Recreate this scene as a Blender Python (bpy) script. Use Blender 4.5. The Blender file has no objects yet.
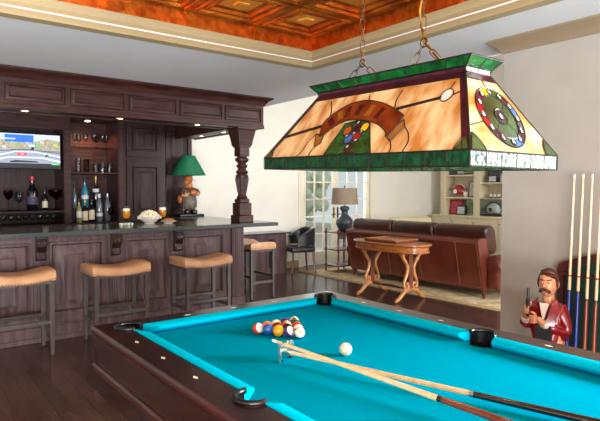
import bpy, bmesh, math, random
from mathutils import Vector, Matrix, geometry
random.seed(7)
SC = bpy.context.scene
COL = SC.collection
PI = math.pi
V = Vector

# ------------------------------------------------------------------ helpers
def lin(h):
    if isinstance(h, str):
        h = tuple(int(h[i:i+2], 16) for i in (0, 2, 4))
    o = []
    for c in h:
        c /= 255.0
        o.append(c/12.92 if c <= 0.04045 else ((c+0.055)/1.055)**2.4)
    return (*o, 1.0)

MATS = {}
def mat(name, col, rough=0.5, metal=0.0, col2=None, scale=8.0, stretch=(1, 1, 1), bump=0.0, bscale=60.0,
        trans=0.0, emit=None, estr=0.0, coat=0.0, spec=0.5, detail=4.0, lo=0.35, hi=0.65, sheen=0.0, transl=0.0, coat_rough=0.12):
    m = bpy.data.materials.new(name); m.use_nodes = True
    nt = m.node_tree; N = nt.nodes; L = nt.links
    b = N['Principled BSDF']
    b.inputs['Base Color'].default_value = lin(col)
    b.inputs['Roughness'].default_value = rough
    b.inputs['Metallic'].default_value = metal
    b.inputs['Specular IOR Level'].default_value = spec
    b.inputs['Coat Weight'].default_value = coat
    b.inputs['Coat Roughness'].default_value = coat_rough
    b.inputs['Sheen Weight'].default_value = sheen
    b.inputs['Transmission Weight'].default_value = trans
    if emit:
        b.inputs['Emission Color'].default_value = lin(emit); b.inputs['Emission Strength'].default_value = estr
    tc = N.new('ShaderNodeTexCoord'); mp = N.new('ShaderNodeMapping')
    L.new(tc.outputs['Object'], mp.inputs['Vector'])
    mp.inputs['Scale'].default_value = stretch
    if col2:
        nz = N.new('ShaderNodeTexNoise'); nz.inputs['Scale'].default_value = scale; nz.inputs['Detail'].default_value = detail
        L.new(mp.outputs[0], nz.inputs['Vector'])
        cr = N.new('ShaderNodeValToRGB')
        cr.color_ramp.elements[0].position = lo; cr.color_ramp.elements[1].position = hi
        cr.color_ramp.elements[0].color = lin(col); cr.color_ramp.elements[1].color = lin(col2)
        L.new(nz.outputs['Fac'], cr.inputs[0]); L.new(cr.outputs[0], b.inputs['Base Color'])
    if bump:
        n2 = N.new('ShaderNodeTexNoise'); n2.inputs['Scale'].default_value = bscale; n2.inputs['Detail'].default_value = 2
        L.new(mp.outputs[0], n2.inputs['Vector'])
        bp = N.new('ShaderNodeBump'); bp.inputs['Strength'].default_value = bump; bp.inputs['Distance'].default_value = 0.01
        L.new(n2.outputs['Fac'], bp.inputs['Height']); L.new(bp.outputs[0], b.inputs['Normal'])
    if transl:
        out = N['Material Output']; t = N.new('ShaderNodeBsdfTranslucent'); mx = N.new('ShaderNodeMixShader')
        if col2: L.new(cr.outputs[0], t.inputs['Color'])
        else: t.inputs['Color'].default_value = lin(col)
        mx.inputs[0].default_value = transl
        L.new(b.outputs[0], mx.inputs[1]); L.new(t.outputs[0], mx.inputs[2]); L.new(mx.outputs[0], out.inputs['Surface'])
    MATS[name] = m
    return m

def clear_glass(name, tint, gloss=0.1, rough=0.02):
    m = bpy.data.materials.new(name); m.use_nodes = True
    nt = m.node_tree; N = nt.nodes; L = nt.links
    N.remove(N['Principled BSDF'])
    tr = N.new('ShaderNodeBsdfTransparent'); tr.inputs['Color'].default_value = lin(tint)
    gl = N.new('ShaderNodeBsdfGlossy'); gl.inputs['Roughness'].default_value = rough
    lw = N.new('ShaderNodeLayerWeight'); lw.inputs['Blend'].default_value = gloss
    mx = N.new('ShaderNodeMixShader')
    L.new(lw.outputs['Fresnel'], mx.inputs[0]); L.new(tr.outputs[0], mx.inputs[1]); L.new(gl.outputs[0], mx.inputs[2])
    L.new(mx.outputs[0], N['Material Output'].inputs['Surface'])
    MATS[name] = m
    return m

class MB:
    def __init__(s): s.bm = bmesh.new(); s.mi = 0
    def _mark(s, fs):
        for f in fs: f.material_index = s.mi
    def mat(s, i): s.mi = i; return s
    def box(s, x0, x1, y0, y1, z0, z1, bevel=0.0, seg=1, M=None):
        r = bmesh.ops.create_cube(s.bm, size=1.0)
        vs = r['verts']
        T = Matrix.Translation(((x0+x1)/2, (y0+y1)/2, (z0+z1)/2)) @ Matrix.Diagonal((abs(x1-x0), abs(y1-y0), abs(z1-z0), 1))
        bmesh.ops.transform(s.bm, matrix=T, verts=vs)
        fs = set(f for v in vs for f in v.link_faces)
        if bevel:
            es = list(set(e for v in vs for e in v.link_edges))
            for f in fs: f.material_index = s.mi
            rb = bmesh.ops.bevel(s.bm, geom=es, offset=bevel, segments=seg, affect='EDGES', profile=0.5)
            fs = set(rb['faces']) | set(f for f in fs if f.is_valid)
            for f in list(fs):
                for v in f.verts:
                    for g in v.link_faces: fs.add(g)
            vs = list(set(v for f in fs for v in f.verts))
        s._mark(fs)
        if M is not None: bmesh.ops.transform(s.bm, matrix=M, verts=vs)
        return s
    def loft(s, rings, closed=True, caps=True, loop=False):
        R = [[s.bm.verts.new(p) for p in ring] for ring in rings]
        n = len(R[0]); fs = []
        pairs = list(zip(R[:-1], R[1:]))
        if loop: pairs.append((R[-1], R[0]))
        for a, b in pairs:
            for i in range(n if closed else n-1):
                j = (i+1) % n
                try: fs.append(s.bm.faces.new((a[i], a[j], b[j], b[i])))
                except ValueError: pass
        if caps and closed and not loop:
            for ring in (R[0][::-1], R[-1]):
                try: fs.append(s.bm.faces.new(ring))
                except ValueError: pass
        s._mark(fs); return s
    def tube(s, pts, r, n=8, loop=False, flat=None):
        pts = [V(p) for p in pts]; k = len(pts)
        rs = r if isinstance(r, (list, tuple)) else [r]*k
        rings = []; prev = None
        for i, p in enumerate(pts):
            if loop: t = pts[(i+1) % k]-pts[i-1]
            else: t = pts[min(i+1, k-1)]-pts[max(i-1, 0)]
            t.normalize()
            if prev is None:
                a = V((0, 0, 1)) if abs(t.z) < 0.9 else V((1, 0, 0))
                u = t.cross(a).normalized()
            else:
                u = (prev-t*prev.dot(t))
                u = u.normalized() if u.length > 1e-6 else t.orthogonal().normalized()
            w = t.cross(u); prev = u
            rings.append([p+(u*math.cos(2*PI*q/n)+w*math.sin(2*PI*q/n))*rs[i] for q in range(n)])
        return s.loft(rings, loop=loop)
    def cyl(s, p0, p1, r0, r1=None, n=16):
        return s.tube([p0, p1], [r0, r0 if r1 is None else r1], n)
    def lathe(s, prof, c=(0, 0, 0), n=24, M=None, sq=False, caps=True):
        c = V(c); rings = []
        for r, z in prof:
            r = max(r, 1e-4)
            if sq: ring = [V((a*r, b*r, z)) for a, b in ((-1, -1), (1, -1), (1, 1), (-1, 1))]
            else: ring = [V((r*math.cos(2*PI*q/n), r*math.sin(2*PI*q/n), z)) for q in range(n)]
            if M is not None: ring = [M @ p for p in ring]
            rings.append([c+p for p in ring])
        return s.loft(rings, caps=caps)
    def prism(s, poly, o, e1, e2, t0, t1, holes=None):
        o = V(o); e1 = V(e1).normalized(); e2 = V(e2).normalized(); nn = e1.cross(e2)
        loops = [poly]+(holes or [])
        flat = [p for l in loops for p in l]
        tris = geometry.tessellate_polygon([[V((a, b, 0)) for a, b in l] for l in loops])
        top = [s.bm.verts.new(o+e1*a+e2*b+nn*t1) for a, b in flat]
        bot = [s.bm.verts.new(o+e1*a+e2*b+nn*t0) for a, b in flat]
        fs = []
        for t in tris:
            for vv, rev in ((top, False), (bot, True)):
                q = [vv[i] for i in t]
                try: fs.append(s.bm.faces.new(q[::-1] if rev else q))
                except ValueError: pass
        k = 0
        for l in loops:
            m = len(l)
            for i in range(m):
                a, b = k+i, k+(i+1) % m
                try: fs.append(s.bm.faces.new((bot[a], bot[b], top[b], top[a])))
                except ValueError: pass
            k += m
        s._mark(fs); return s
    def ball(s, c, r, n=16, m=10, M=None):
        rx, ry, rz = r if isinstance(r, (tuple, list)) else (r, r, r)
        T = Matrix.Translation(V(c)) @ (M if M is not None else Matrix()) @ Matrix.Diagonal((rx, ry, rz, 1))
        q = bmesh.ops.create_uvsphere(s.bm, u_segments=n, v_segments=m, radius=1.0, matrix=T)
        s._mark(set(f for v in q['verts'] for f in v.link_faces)); return s
    def build(s, name, mats, parent=None, smooth=40, loc=None, struct=False):
        bmesh.ops.recalc_face_normals(s.bm, faces=s.bm.faces)
        me = bpy.data.meshes.new(name)
        off = V(loc) if loc is not None else (ORG.get(parent.name, V((0, 0, 0))) if parent else V((0, 0, 0)))
        if off.length: bmesh.ops.translate(s.bm, verts=s.bm.verts, vec=-off)
        s.bm.to_mesh(me); s.bm.free()
        o = bpy.data.objects.new(name, me); COL.objects.link(o)
        for m in (mats if isinstance(mats, (list, tuple)) else [mats]):
            me.materials.append(MATS[m] if isinstance(m, str) else m)
        if smooth:
            me.polygons.foreach_set('use_smooth', [True]*len(me.polygons))
            me.set_sharp_from_angle(angle=math.radians(smooth))
        if loc is not None: o.location = loc
        if parent: o.parent = parent; ORG[o.name] = off
        if struct: o['kind'] = 'structure'
        return o
ORG = {}
def tag(o, label, cat, group=None):
    o['label'] = label; o['category'] = cat
    if group: o['group'] = group
    return o
def thing(name, label, cat, loc=(0, 0, 0), rz=0.0, group=None, world=True):
    """An Empty at the base of a thing; with world=True its parts are drawn in room coordinates."""
    o = bpy.data.objects.new(name, None); COL.objects.link(o)
    o.empty_display_size = 0.1
    o.location = loc; o.rotation_euler = (0, 0, rz)
    ORG[o.name] = V(loc) if world else V((0, 0, 0))
    return tag(o, label, cat, group)
def struct_root(name, loc=(0, 0, 0)):
    o = bpy.data.objects.new(name, None); COL.objects.link(o); o.location = loc
    ORG[o.name] = V(loc); o['kind'] = 'structure'
    return o
def copy_tree(o, parent=None):
    c = o.copy(); COL.objects.link(c)
    if parent: c.parent = parent
    for ch in list(o.children): copy_tree(ch, c)
    return c
def dup(root, loc, rz=None, label=None, group=None):
    c = copy_tree(root); c.location = loc
    if rz is not None: c.rotation_euler = (0, 0, rz)
    if label: c['label'] = label
    if group: c['group'] = group
    return c
def skin_mesh(nodes, edges, sub=2):
    """nodes: list of (x, y, z, r); returns an evaluated mesh of one smooth skin."""
    me = bpy.data.meshes.new('skin'); me.from_pydata([n[:3] for n in nodes], edges, [])
    o = bpy.data.objects.new('skin', me); COL.objects.link(o)
    md = o.modifiers.new('s', 'SKIN'); md.use_smooth_shade = True
    for i, n in enumerate(nodes):
        r = n[3]
        me.skin_vertices[0].data[i].radius = (r, r) if not isinstance(r, tuple) else r
    me.skin_vertices[0].data[0].use_root = True
    ss = o.modifiers.new('u', 'SUBSURF'); ss.levels = sub; ss.render_levels = sub
    dg = bpy.context.evaluated_depsgraph_get(); dg.update()
    out = bpy.data.meshes.new_from_object(o.evaluated_get(dg))
    bpy.data.objects.remove(o)
    return out
def add_mesh(mb, me):
    n0 = len(mb.bm.faces)
    mb.bm.from_mesh(me); mb.bm.faces.ensure_lookup_table()
    for f in mb.bm.faces[n0:]: f.material_index = mb.mi
    bpy.data.meshes.remove(me)
def text_mesh(body, size, name, material, parent, M, extrude=0.0004):
    cu = bpy.data.curves.new('t', 'FONT'); cu.body = body; cu.size = size; cu.align_x = 'CENTER'; cu.align_y = 'CENTER'; cu.extrude = extrude
    o = bpy.data.objects.new('t', cu); COL.objects.link(o)
    dg = bpy.context.evaluated_depsgraph_get(); dg.update()
    me = bpy.data.meshes.new_from_object(o.evaluated_get(dg)); bpy.data.objects.remove(o)
    me.transform(M); me.name = name
    q = bpy.data.objects.new(name, me); COL.objects.link(q); me.materials.append(MATS[material]); q.parent = parent
    return q
def arc(cx, cy, r, a0, a1, n=16):
    return [(cx+r*math.cos(math.radians(a0+(a1-a0)*i/n)), cy+r*math.sin(math.radians(a0+(a1-a0)*i/n))) for i in range(n+1)]
def raised_panel(mb, x0, x1, z0, z1, y, d=0.012, fr=0.05, axis='Y', sgn=-1):
    """sunk frame moulding with a raised bevelled field, standing out of the plane y towards sgn"""
    def P(a, c, h): return (a, y+sgn*h, c) if axis == 'Y' else (y+sgn*h, a, c)
    def ring(i, h): return [P(x0+i, z0+i, h), P(x1-i, z0+i, h), P(x1-i, z1-i, h), P(x0+i, z1-i, h)]
    mb.loft([ring(0, 0.0), ring(0.003, d*1.15), ring(fr*0.25, d*1.2), ring(fr*0.36, d*.75), ring(fr*0.42, 0.001), ring(fr*0.72, 0.001), ring(fr*1.45, d*0.95), ring(fr*1.47, d*1.1)], caps=True)

# ------------------------------------------------------------------ materials
mat('wood_bar', '433032', 0.42, col2='624c4e', scale=4, stretch=(6, 6, 0.5), bump=0.05, bscale=20, coat=0.0, spec=.3)
mat('wood_header', '2c1513', 0.4, col2='462724', scale=5, stretch=(0.8, 6, 6), bump=0.04, bscale=20, coat=0.0, spec=.3)
mat('wood_back', '231415', 0.45, col2='3b2325', scale=5, stretch=(6, 6, 0.7), coat=0.0, spec=.3)
mat('wood_carved', '1e0e0e', 0.38, col2='341a1a', scale=20, coat=0.2)
mat('granite', '2b2f30', 0.16, col2='4b5250', scale=90, detail=6, spec=0.6)
mat('mahogany', '1a0605', 0.25, col2='2e0d09', scale=4, stretch=(6, 0.6, 6), coat=0.08, coat_rough=0.12, spec=.4)
mat('mahogany_light', '250b08', 0.28, col2='38130e', scale=4, stretch=(6, 0.6, 6), coat=0.05, spec=.4)
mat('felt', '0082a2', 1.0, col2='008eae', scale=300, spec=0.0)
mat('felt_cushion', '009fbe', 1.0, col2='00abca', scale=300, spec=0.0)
mat('pocket_black', '0e0e12', 0.3, spec=0.5)
mat('pocket_liner', '060607', 0.7)
mat('pearl', 'e6dccb', 0.25)
mat('chrome', 'c8d4ce', 0.22, metal=.9)
mat('steel', 'a9abb0', 0.3, metal=1)
mat('brass', 'a9863f', 0.3, metal=1)
mat('old_brass', '6e5838', 0.35, metal=1)
mat('bronze', '4a3a2c', 0.35, metal=1)
mat('tan_leather', 'b3835c', 0.42, col2='c2936c', scale=10, bump=0.05, bscale=180, spec=0.5)
mat('nailhead', '6b5236', 0.35, metal=1)
mat('stool_frame', '3c3431', 0.35, col2='4b4340', scale=10, stretch=(6, 6, 1), coat=0.3)
mat('black_leather', '16171c', 0.35, col2='22242a', scale=12, spec=0.5)
mat('brown_leather', '57241a', 0.28, col2='6e3122', scale=4, bump=0.06, bscale=120, spec=0.5, coat=0.15)
mat('dark_leather', '33170f', 0.34, col2='431f15', scale=5, bump=0.08, bscale=40, spec=0.5)
mat('stitch', '8a5a40', 0.6)
mat('oak', '8a4a20', 0.3, col2='aa6a32', scale=6, stretch=(6, 1, 6), coat=0.4)
mat('oak_pale', '9c6232', 0.3, col2='ba804a', scale=8, coat=0.4)
mat('walnut', '50261a', 0.35, col2='683522', scale=6, coat=0.3)
mat('wall_cream', 'e2dfd4', 0.85, col2='e6e3d9', scale=3, bump=0.02, bscale=200)
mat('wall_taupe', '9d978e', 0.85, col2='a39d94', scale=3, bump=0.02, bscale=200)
mat('ceiling_white', 'e2e5e9', 0.85, col2='e5e8ec', scale=3)
mat('trim_cream', 'a5936f', 0.45)
mat('trim_shaded', '8a765f', 0.5)  # beige trim of the right wall, its shadow put into the darker colour
mat('door_cream', 'e9e0cc', 0.4)
mat('bookcase_cream', 'ddd0b3', 0.45)
mat('copper', '944512', 0.36, metal=.85, col2='cc7624', scale=6, bump=0.5, bscale=90)
mat('copper_dark', 'a84c12', 0.38, metal=.85, col2='d67424', scale=14, bump=0.35, bscale=60)
mat('copper_gold', 'e8982c', 0.36, metal=.7, col2='ffc45c', scale=10, bump=0.8, bscale=55)
mat('led', 'fff0d8', 0.4, emit='ffd9a0', estr=14)
mat('green_shade', '0c6b4a', 0.7, col2='0f7a56', scale=60, stretch=(1, 1, 0.05), transl=0.25)
mat('linen_shade', 'a08d78', 0.8, col2='b09c86', scale=80, transl=0.3)
mat('slate_ceramic', '363b42', 0.2, col2='444a52', scale=4)
mat('black', '111113', 0.4)
mat('screen_black', '050507', 0.15)
mat('amber_glass', 'b67a38', 0.25, col2='e2c898', scale=7, stretch=(1, 2.2, 1), lo=0.36, hi=0.62, transl=0.25, coat=0.2, coat_rough=0.15)
mat('amber_deep', 'a35320', 0.18, col2='b9692c', scale=14, transl=0.3, coat=0.5)
mat('banner_glass', '5f210e', 0.18, col2='8a3a16', scale=12, transl=0.3, coat=0.5)
mat('letter_glass', '3a0d12', 0.2, col2='56161a', scale=12, transl=0.3, coat=0.5)
mat('gold_glass', '8d5420', 0.2, col2='a66a2a', scale=10, transl=0.3, coat=0.5)
mat('green_glass', '022c11', 0.25, col2='085c28', scale=16, bump=0.4, bscale=50, transl=0.12, coat=0.2, coat_rough=.15)
mat('green_dark', '02200f', 0.42, col2='05391d', scale=20, bump=1.0, bscale=45, transl=0.06, spec=.25)
mat('olive_glass', '283014', 0.2, col2='405a30', scale=12, transl=0.3, coat=0.5)
mat('purple_glass', '300a1c', 0.3, col2='501428', scale=14, transl=0.25, coat=0.1, spec=.35)
mat('red_glass', 'a5141c', 0.15, transl=0.3, coat=0.5)
mat('blue_glass', '3a6ab8', 0.15, transl=0.3, coat=0.5)
mat('yellow_glass', 'f0c11c', 0.15, transl=0.3, coat=0.5)
mat('white_glass', 'e8e4dc', 0.15, transl=0.3, coat=0.5)
mat('orange_glass', 'b8541c', 0.15, transl=0.3, coat=0.5)
mat('dark_glass', '1e1218', 0.15, coat=0.5)
mat('lead', '2a2420', 0.45, metal=0.6)
mat('maple', 'd9b585', 0.25, col2='e6c79c', scale=10, stretch=(4, 4, 1), coat=0.5)
mat('tip_white', 'ece8df', 0.3)
mat('cue_black', '121014', 0.2, coat=0.6)
mat('cue_brown', '5a2412', 0.22, col2='6d3018', scale=12, coat=0.6)
mat('cue_blue', '272a86', 0.3, coat=0.4)
mat('cue_red', '8a3a20', 0.3, coat=0.4)
mat('chalk_blue', '7a9bd0', 0.8)
mat('rack_wood', '3c120e', 0.3, col2='521c15', scale=6, coat=0.4)
mat('rack_felt', '0d2a22', 0.9, col2='12352a', scale=40)
mat('ivory', 'efe2c4', 0.12, coat=0.6)
mat('statue_red', '7d0a14', 0.16, col2='8f0f1a', scale=8, coat=0.7, coat_rough=0.05)
mat('statue_skin', 'c9875f', 0.3, col2='d99a70', scale=14, coat=0.3)
mat('statue_hair', '4a1c12', 0.35)
mat('statue_white', 'e0d6c8', 0.4)
mat('statue_dark', '17131a', 0.3, coat=0.4)
mat('rug', 'b39a74', 0.95, col2='d8c6a2', scale=7, detail=8, lo=0.42, hi=0.58)
mat('rug_border', '9a8158', 0.95, col2='b79d72', scale=30)
mat('bottle_dark', '0c0f12', 0.08, coat=0.6)
mat('bottle_green', '1d3a16', 0.08, coat=0.6)
mat('bottle_teal', '3b8aa0', 0.12, coat=0.5)
mat('bottle_yellow', '98984a', 0.12, coat=0.5)
mat('bottle_clear', '6c7480', 0.08, coat=0.6)
mat('label_cream', 'e8dcbc', 0.6)
mat('label_purple', '484060', 0.6)
mat('label_white', 'e6e6ea', 0.6)
mat('cap_red', 'b01622', 0.35)
mat('cap_gold', 'b8923f', 0.35, metal=0.6)
mat('beer', 'dd8f1c', 0.1, coat=0.5, transl=0.35)
mat('foam', 'f3ead6', 0.8)
mat('popcorn', 'efe2c2', 0.85, col2='f7efdc', scale=40)
mat('snack', 'a5602c', 0.7, col2='c98b4e', scale=50)
mat('china', 'ebe6dc', 0.25)
mat('mint', 'a8c8a8', 0.6)
mat('photo_dark', '22252c', 0.4, col2='565b66', scale=20)
mat('photo_light', '9fa8b0', 0.4, col2='d8dade', scale=20)
mat('photo_red', 'a02030', 0.4, col2='d05060', scale=16)
mat('photo_green', '4a6a40', 0.4, col2='88a070', scale=20)
mat('helmet_red', 'a3161c', 0.15, coat=0.6)
mat('helmet_white', 'e8e8ea', 0.15, coat=0.6)
mat('frame_black', '15151a', 0.35)
mat('frame_red', '96222c', 0.4)
mat('silver_frame', '9a9a9c', 0.3, metal=0.8)
mat('beige_fabric', 'c9b98e', 0.85, col2='d6c8a0', scale=40)
mat('fig_orange', 'b0602c', 0.4, col2='c67a42', scale=14)
mat('fig_brown', '43271a', 0.45, col2='5a3826', scale=14)
mat('fig_grey', '57504a', 0.5, col2='6d665c', scale=20)
mat('fig_flesh', 'c79470', 0.45)
mat('lawn', '4a7a2c', 0.9, col2='6a9a44', scale=30)
mat('leaf', 'c6d0b2', 0.8, col2='dfe6d0', scale=9)  # green washed pale: outdoor glare and haze put into the leaf colour
mat('stone', 'b8b0a2', 0.8, col2='c6beb0', scale=6)
mat('wicker', '4a3a2e', 0.7, col2='5e4c3c', scale=60)
clear_glass('glass', 'f4f8f8', 0.15)
clear_glass('glassware', 'f0f4f6', 0.22, 0.08)
clear_glass('wine_glass', 'd0a8a0', 0.16, 0.04)
mat('tv_sky', 'c8d8f0', 0.5, emit='d4dff2', estr=0.65)
mat('tv_blue', '2a6ac8', 0.5, emit='2a70d0', estr=0.9)
mat('tv_crowd', '8a9a80', 0.5, col2='d8c8b0', scale=60, emit='8c9478', estr=0.55)
mat('tv_road', '9aa4b8', 0.5, emit='a4adc4', estr=0.5)
mat('tv_lane', 'e0e4f0', 0.5, emit='dfe5f4', estr=0.65)
mat('tv_rail', '50586a', 0.5, emit='545c72', estr=0.6)
mat('tv_red', 'd83a2a', 0.5, emit='e8452e', estr=0.9)
mat('tv_green', '30c050', 0.5, emit='35c95a', estr=0.8)
mat('tv_yellow', 'd8c040', 0.5, emit='d8c44a', estr=0.7)
mat('tv_dark', '202430', 0.5, emit='20242e', estr=0.5)

def floor_material():
    m = bpy.data.materials.new('dark_floor'); m.use_nodes = True
    nt = m.node_tree; N = nt.nodes; L = nt.links; b = N['Principled BSDF']
    tc = N.new('ShaderNodeTexCoord'); mp = N.new('ShaderNodeMapping')
    mp.inputs['Rotation'].default_value = (0, 0, PI/2)
    L.new(tc.outputs['Object'], mp.inputs['Vector'])
    br = N.new('ShaderNodeTexBrick'); br.inputs['Scale'].default_value = 1.0
    br.inputs['Brick Width'].default_value = 1.6; br.inputs['Row Height'].default_value = 0.11
    br.inputs['Mortar Size'].default_value = 0.002; br.inputs['Bias'].default_value = 0.0
    br.inputs['Color1'].default_value = lin('3e2c29'); br.inputs['Color2'].default_value = lin('573f3a'); br.inputs['Mortar'].default_value = lin('1e1412')
    br.offset = 0.37
    L.new(mp.outputs[0], br.inputs['Vector'])
    m2 = N.new('ShaderNodeMapping'); m2.inputs['Scale'].default_value = (14, 0.8, 1); L.new(tc.outputs['Object'], m2.inputs['Vector'])
    nz = N.new('ShaderNodeTexNoise'); nz.inputs['Scale'].default_value = 3; nz.inputs['Detail'].default_value = 5; L.new(m2.outputs[0], nz.inputs['Vector'])
    mx = N.new('ShaderNodeMix'); mx.data_type = 'RGBA'; mx.blend_type = 'OVERLAY'; mx.inputs['Factor'].default_value = 0.5
    L.new(br.outputs['Color'], mx.inputs['A']); L.new(nz.outputs['Fac'], mx.inputs['B']); L.new(mx.outputs['Result'], b.inputs['Base Color'])
    b.inputs['Roughness'].default_value = 0.19; b.inputs['Specular IOR Level'].default_value = 0.45
    bp = N.new('ShaderNodeBump'); bp.inputs['Strength'].default_value = 0.15; bp.inputs['Distance'].default_value = 0.003; bp.invert = True
    L.new(br.outputs['Fac'], bp.inputs['Height']); L.new(bp.outputs[0], b.inputs['Normal'])
    MATS['dark_floor'] = m
floor_material()
# ------------------------------------------------------------------ the setting
HC = 2.65                      # ceiling of the billiard room
XW, XO = 3.85, 4.22            # right wall: room face, far face
YN = 8.25; XE = 10.55; HF = 4.4
MB().box(-4, XE+.2, -4, YN+.2, -0.1, 0).build('floor', 'dark_floor', struct=True)
mb = MB()
mb.box(-4, 6.41, YN, YN+.2, 0, HF).box(8.21, XE+.2, YN, YN+.2, 0, HF).box(6.41, 8.21, YN, YN+.2, 2.12, HF)
mb.build('wall_north', 'wall_cream', struct=True)
MB().box(XE, XE+.2, -4, YN, 0, HF).build('wall_east', 'wall_cream', struct=True)
MB().box(-4.2, -4, -4, YN+.2, -.1, HF).build('wall_west', 'wall_cream', struct=True)
YR = 2.405
mb = MB()
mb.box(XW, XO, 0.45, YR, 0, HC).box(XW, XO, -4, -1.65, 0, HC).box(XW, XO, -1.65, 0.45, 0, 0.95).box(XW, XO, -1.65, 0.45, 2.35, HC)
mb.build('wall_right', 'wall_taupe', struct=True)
# billiard-room ceiling with its tray opening
TX0, TX1, TY0, TY1 = -1.97, 3.235, -2.47, 4.03
MB().prism([(-4, -4), (XO, -4), (XO, YN), (-4, YN)], (0, 0, HC), (1, 0, 0), (0, 1, 0), 0, 0.06,
           holes=[[(TX0, TY0), (TX1, TY0), (TX1, TY1), (TX0, TY1)][::-1]]).build('ceiling', 'ceiling_white', smooth=0, struct=True)
MB().box(XO-.06, XO, -4, YN, HC+.06, HF).build('wall_upper', 'wall_cream', struct=True)
MB().box(XO-.06, XE+.2, -4, YN+.2, HF, HF+.1).build('ceiling_family', 'ceiling_white', struct=True)
# cornice round the tray: cream moulding below, hammered copper frieze above
def tray_ring(mb, prof):
    rings = []
    for p, z in prof:
        rings.append([(TX0-p, TY0-p, z), (TX1+p, TY0-p, z), (TX1+p, TY1+p, z), (TX0-p, TY1+p, z)])
    mb.loft(rings, caps=False, loop=True)
mb = MB(); tray_ring(mb, [(-0.012, HC-.002), (0.05, HC-.012), (0.05, HC+.155), (0.03, HC+.155), (-.004, HC+.15), (-.004, HC+.12), (0.012, HC+.095), (0.0, HC+.05), (-0.012, HC+.022)])
mb.build('trim_1', 'trim_cream', smooth=30, struct=True)
mb = MB(); tray_ring(mb, [(0.012, HC+.15), (0.05, HC+.15), (0.05, HC+.31), (0.012, HC+.31)])
for k in range(8):
    x = TX1-0.65*k
    if x > TX0: mb.box(x-.006, x+.006, TY1-.001, TY1+.03, HC+.15, HC+.29)
for k in range(10):
    y = TY1-0.65*k
    mb.box(TX1-.001, TX1+.03, y-.006, y+.006, HC+.15, HC+.29)
mb.build('trim_2', 'copper_dark', smooth=0, struct=True)
# pressed copper ceiling: a grid of stepped coffers
ZT = HC+.29
mb = MB()
P = 0.65
def sq(cx, cy, h, z): return [(cx-h, cy-h, z), (cx+h, cy-h, z), (cx+h, cy+h, z), (cx-h, cy+h, z)]
for i in range(8):
    for j in range(10):
        cx = TX1-P*(i+.5); cy = TY1-P*(j+.5); h = P/2
        prof = [(h, -.012), (h-.018, -.022), (h-.03, -.010), (h-.05, -.010), (h-.06, -.024), (h-.075, -.024), (h-.085, -.002), (h-.115, 0.004), (h-.125, -.012), (h-.140, -.012), (h-.15, .012), (h-.18, .022)]
        mb.mat(0).loft([sq(cx, cy, a, ZT+b) for a, b in prof], caps=False)
        mb.mat(1).loft([sq(cx, cy, h-.18, ZT+.022), sq(cx, cy, h-.185, ZT+.026), sq(cx, cy, .05, ZT+.014), sq(cx, cy, .045, ZT+.004), sq(cx, cy, .004, ZT+.002)], caps=True)
mb.mat(0).box(TX0-.05, TX1+.05, TY0-.05, TY1+.05, ZT+.045, ZT+.08)
mb.build('ceiling_tray', ['copper', 'copper_gold'], smooth=25, struct=True)
# crown moulding of the right wall, returned round the wall end
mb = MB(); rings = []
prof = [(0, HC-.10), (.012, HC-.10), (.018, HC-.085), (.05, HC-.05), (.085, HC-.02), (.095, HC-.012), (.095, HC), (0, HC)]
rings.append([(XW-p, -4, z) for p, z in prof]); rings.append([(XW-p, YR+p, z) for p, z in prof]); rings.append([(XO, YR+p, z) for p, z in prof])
mb.loft(rings); mb.build('trim_3', 'trim_shaded', smooth=30, struct=True)
MB().box(XW-.018, XW, -4, YR, 0, .14, .004).box(XW-.018, XO, YR, YR+.018, 0, .14, .004).build('baseboard_right', 'trim_cream', struct=True)
MB().box(XO, 6.29, YN-.018, YN, 0, .14, .004).box(8.33, XE, YN-.018, YN, 0, .14, .004).build('baseboard_north', 'trim_cream', struct=True)
# window in the right wall, beside the near half of the table
w = struct_root('window_1', (XW, -.6, .95))
mb = MB(); mb.box(XW-.02, XO, -1.65, -1.60, .95, 2.35).box(XW-.02, XO, .40, .45, .95, 2.35).box(XW-.02, XO, -1.6, .4, .95, 1.0).box(XW-.02, XO, -1.6, .4, 2.3, 2.35).box(XW+.16, XW+.2, -.62, -.58, 1, 2.3)
mb.build('window_frame', 'door_cream', w)
MB().box(XW+.175, XW+.18, -1.6, .4, 1, 2.3).build('window_pane', 'glass', w)
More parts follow.
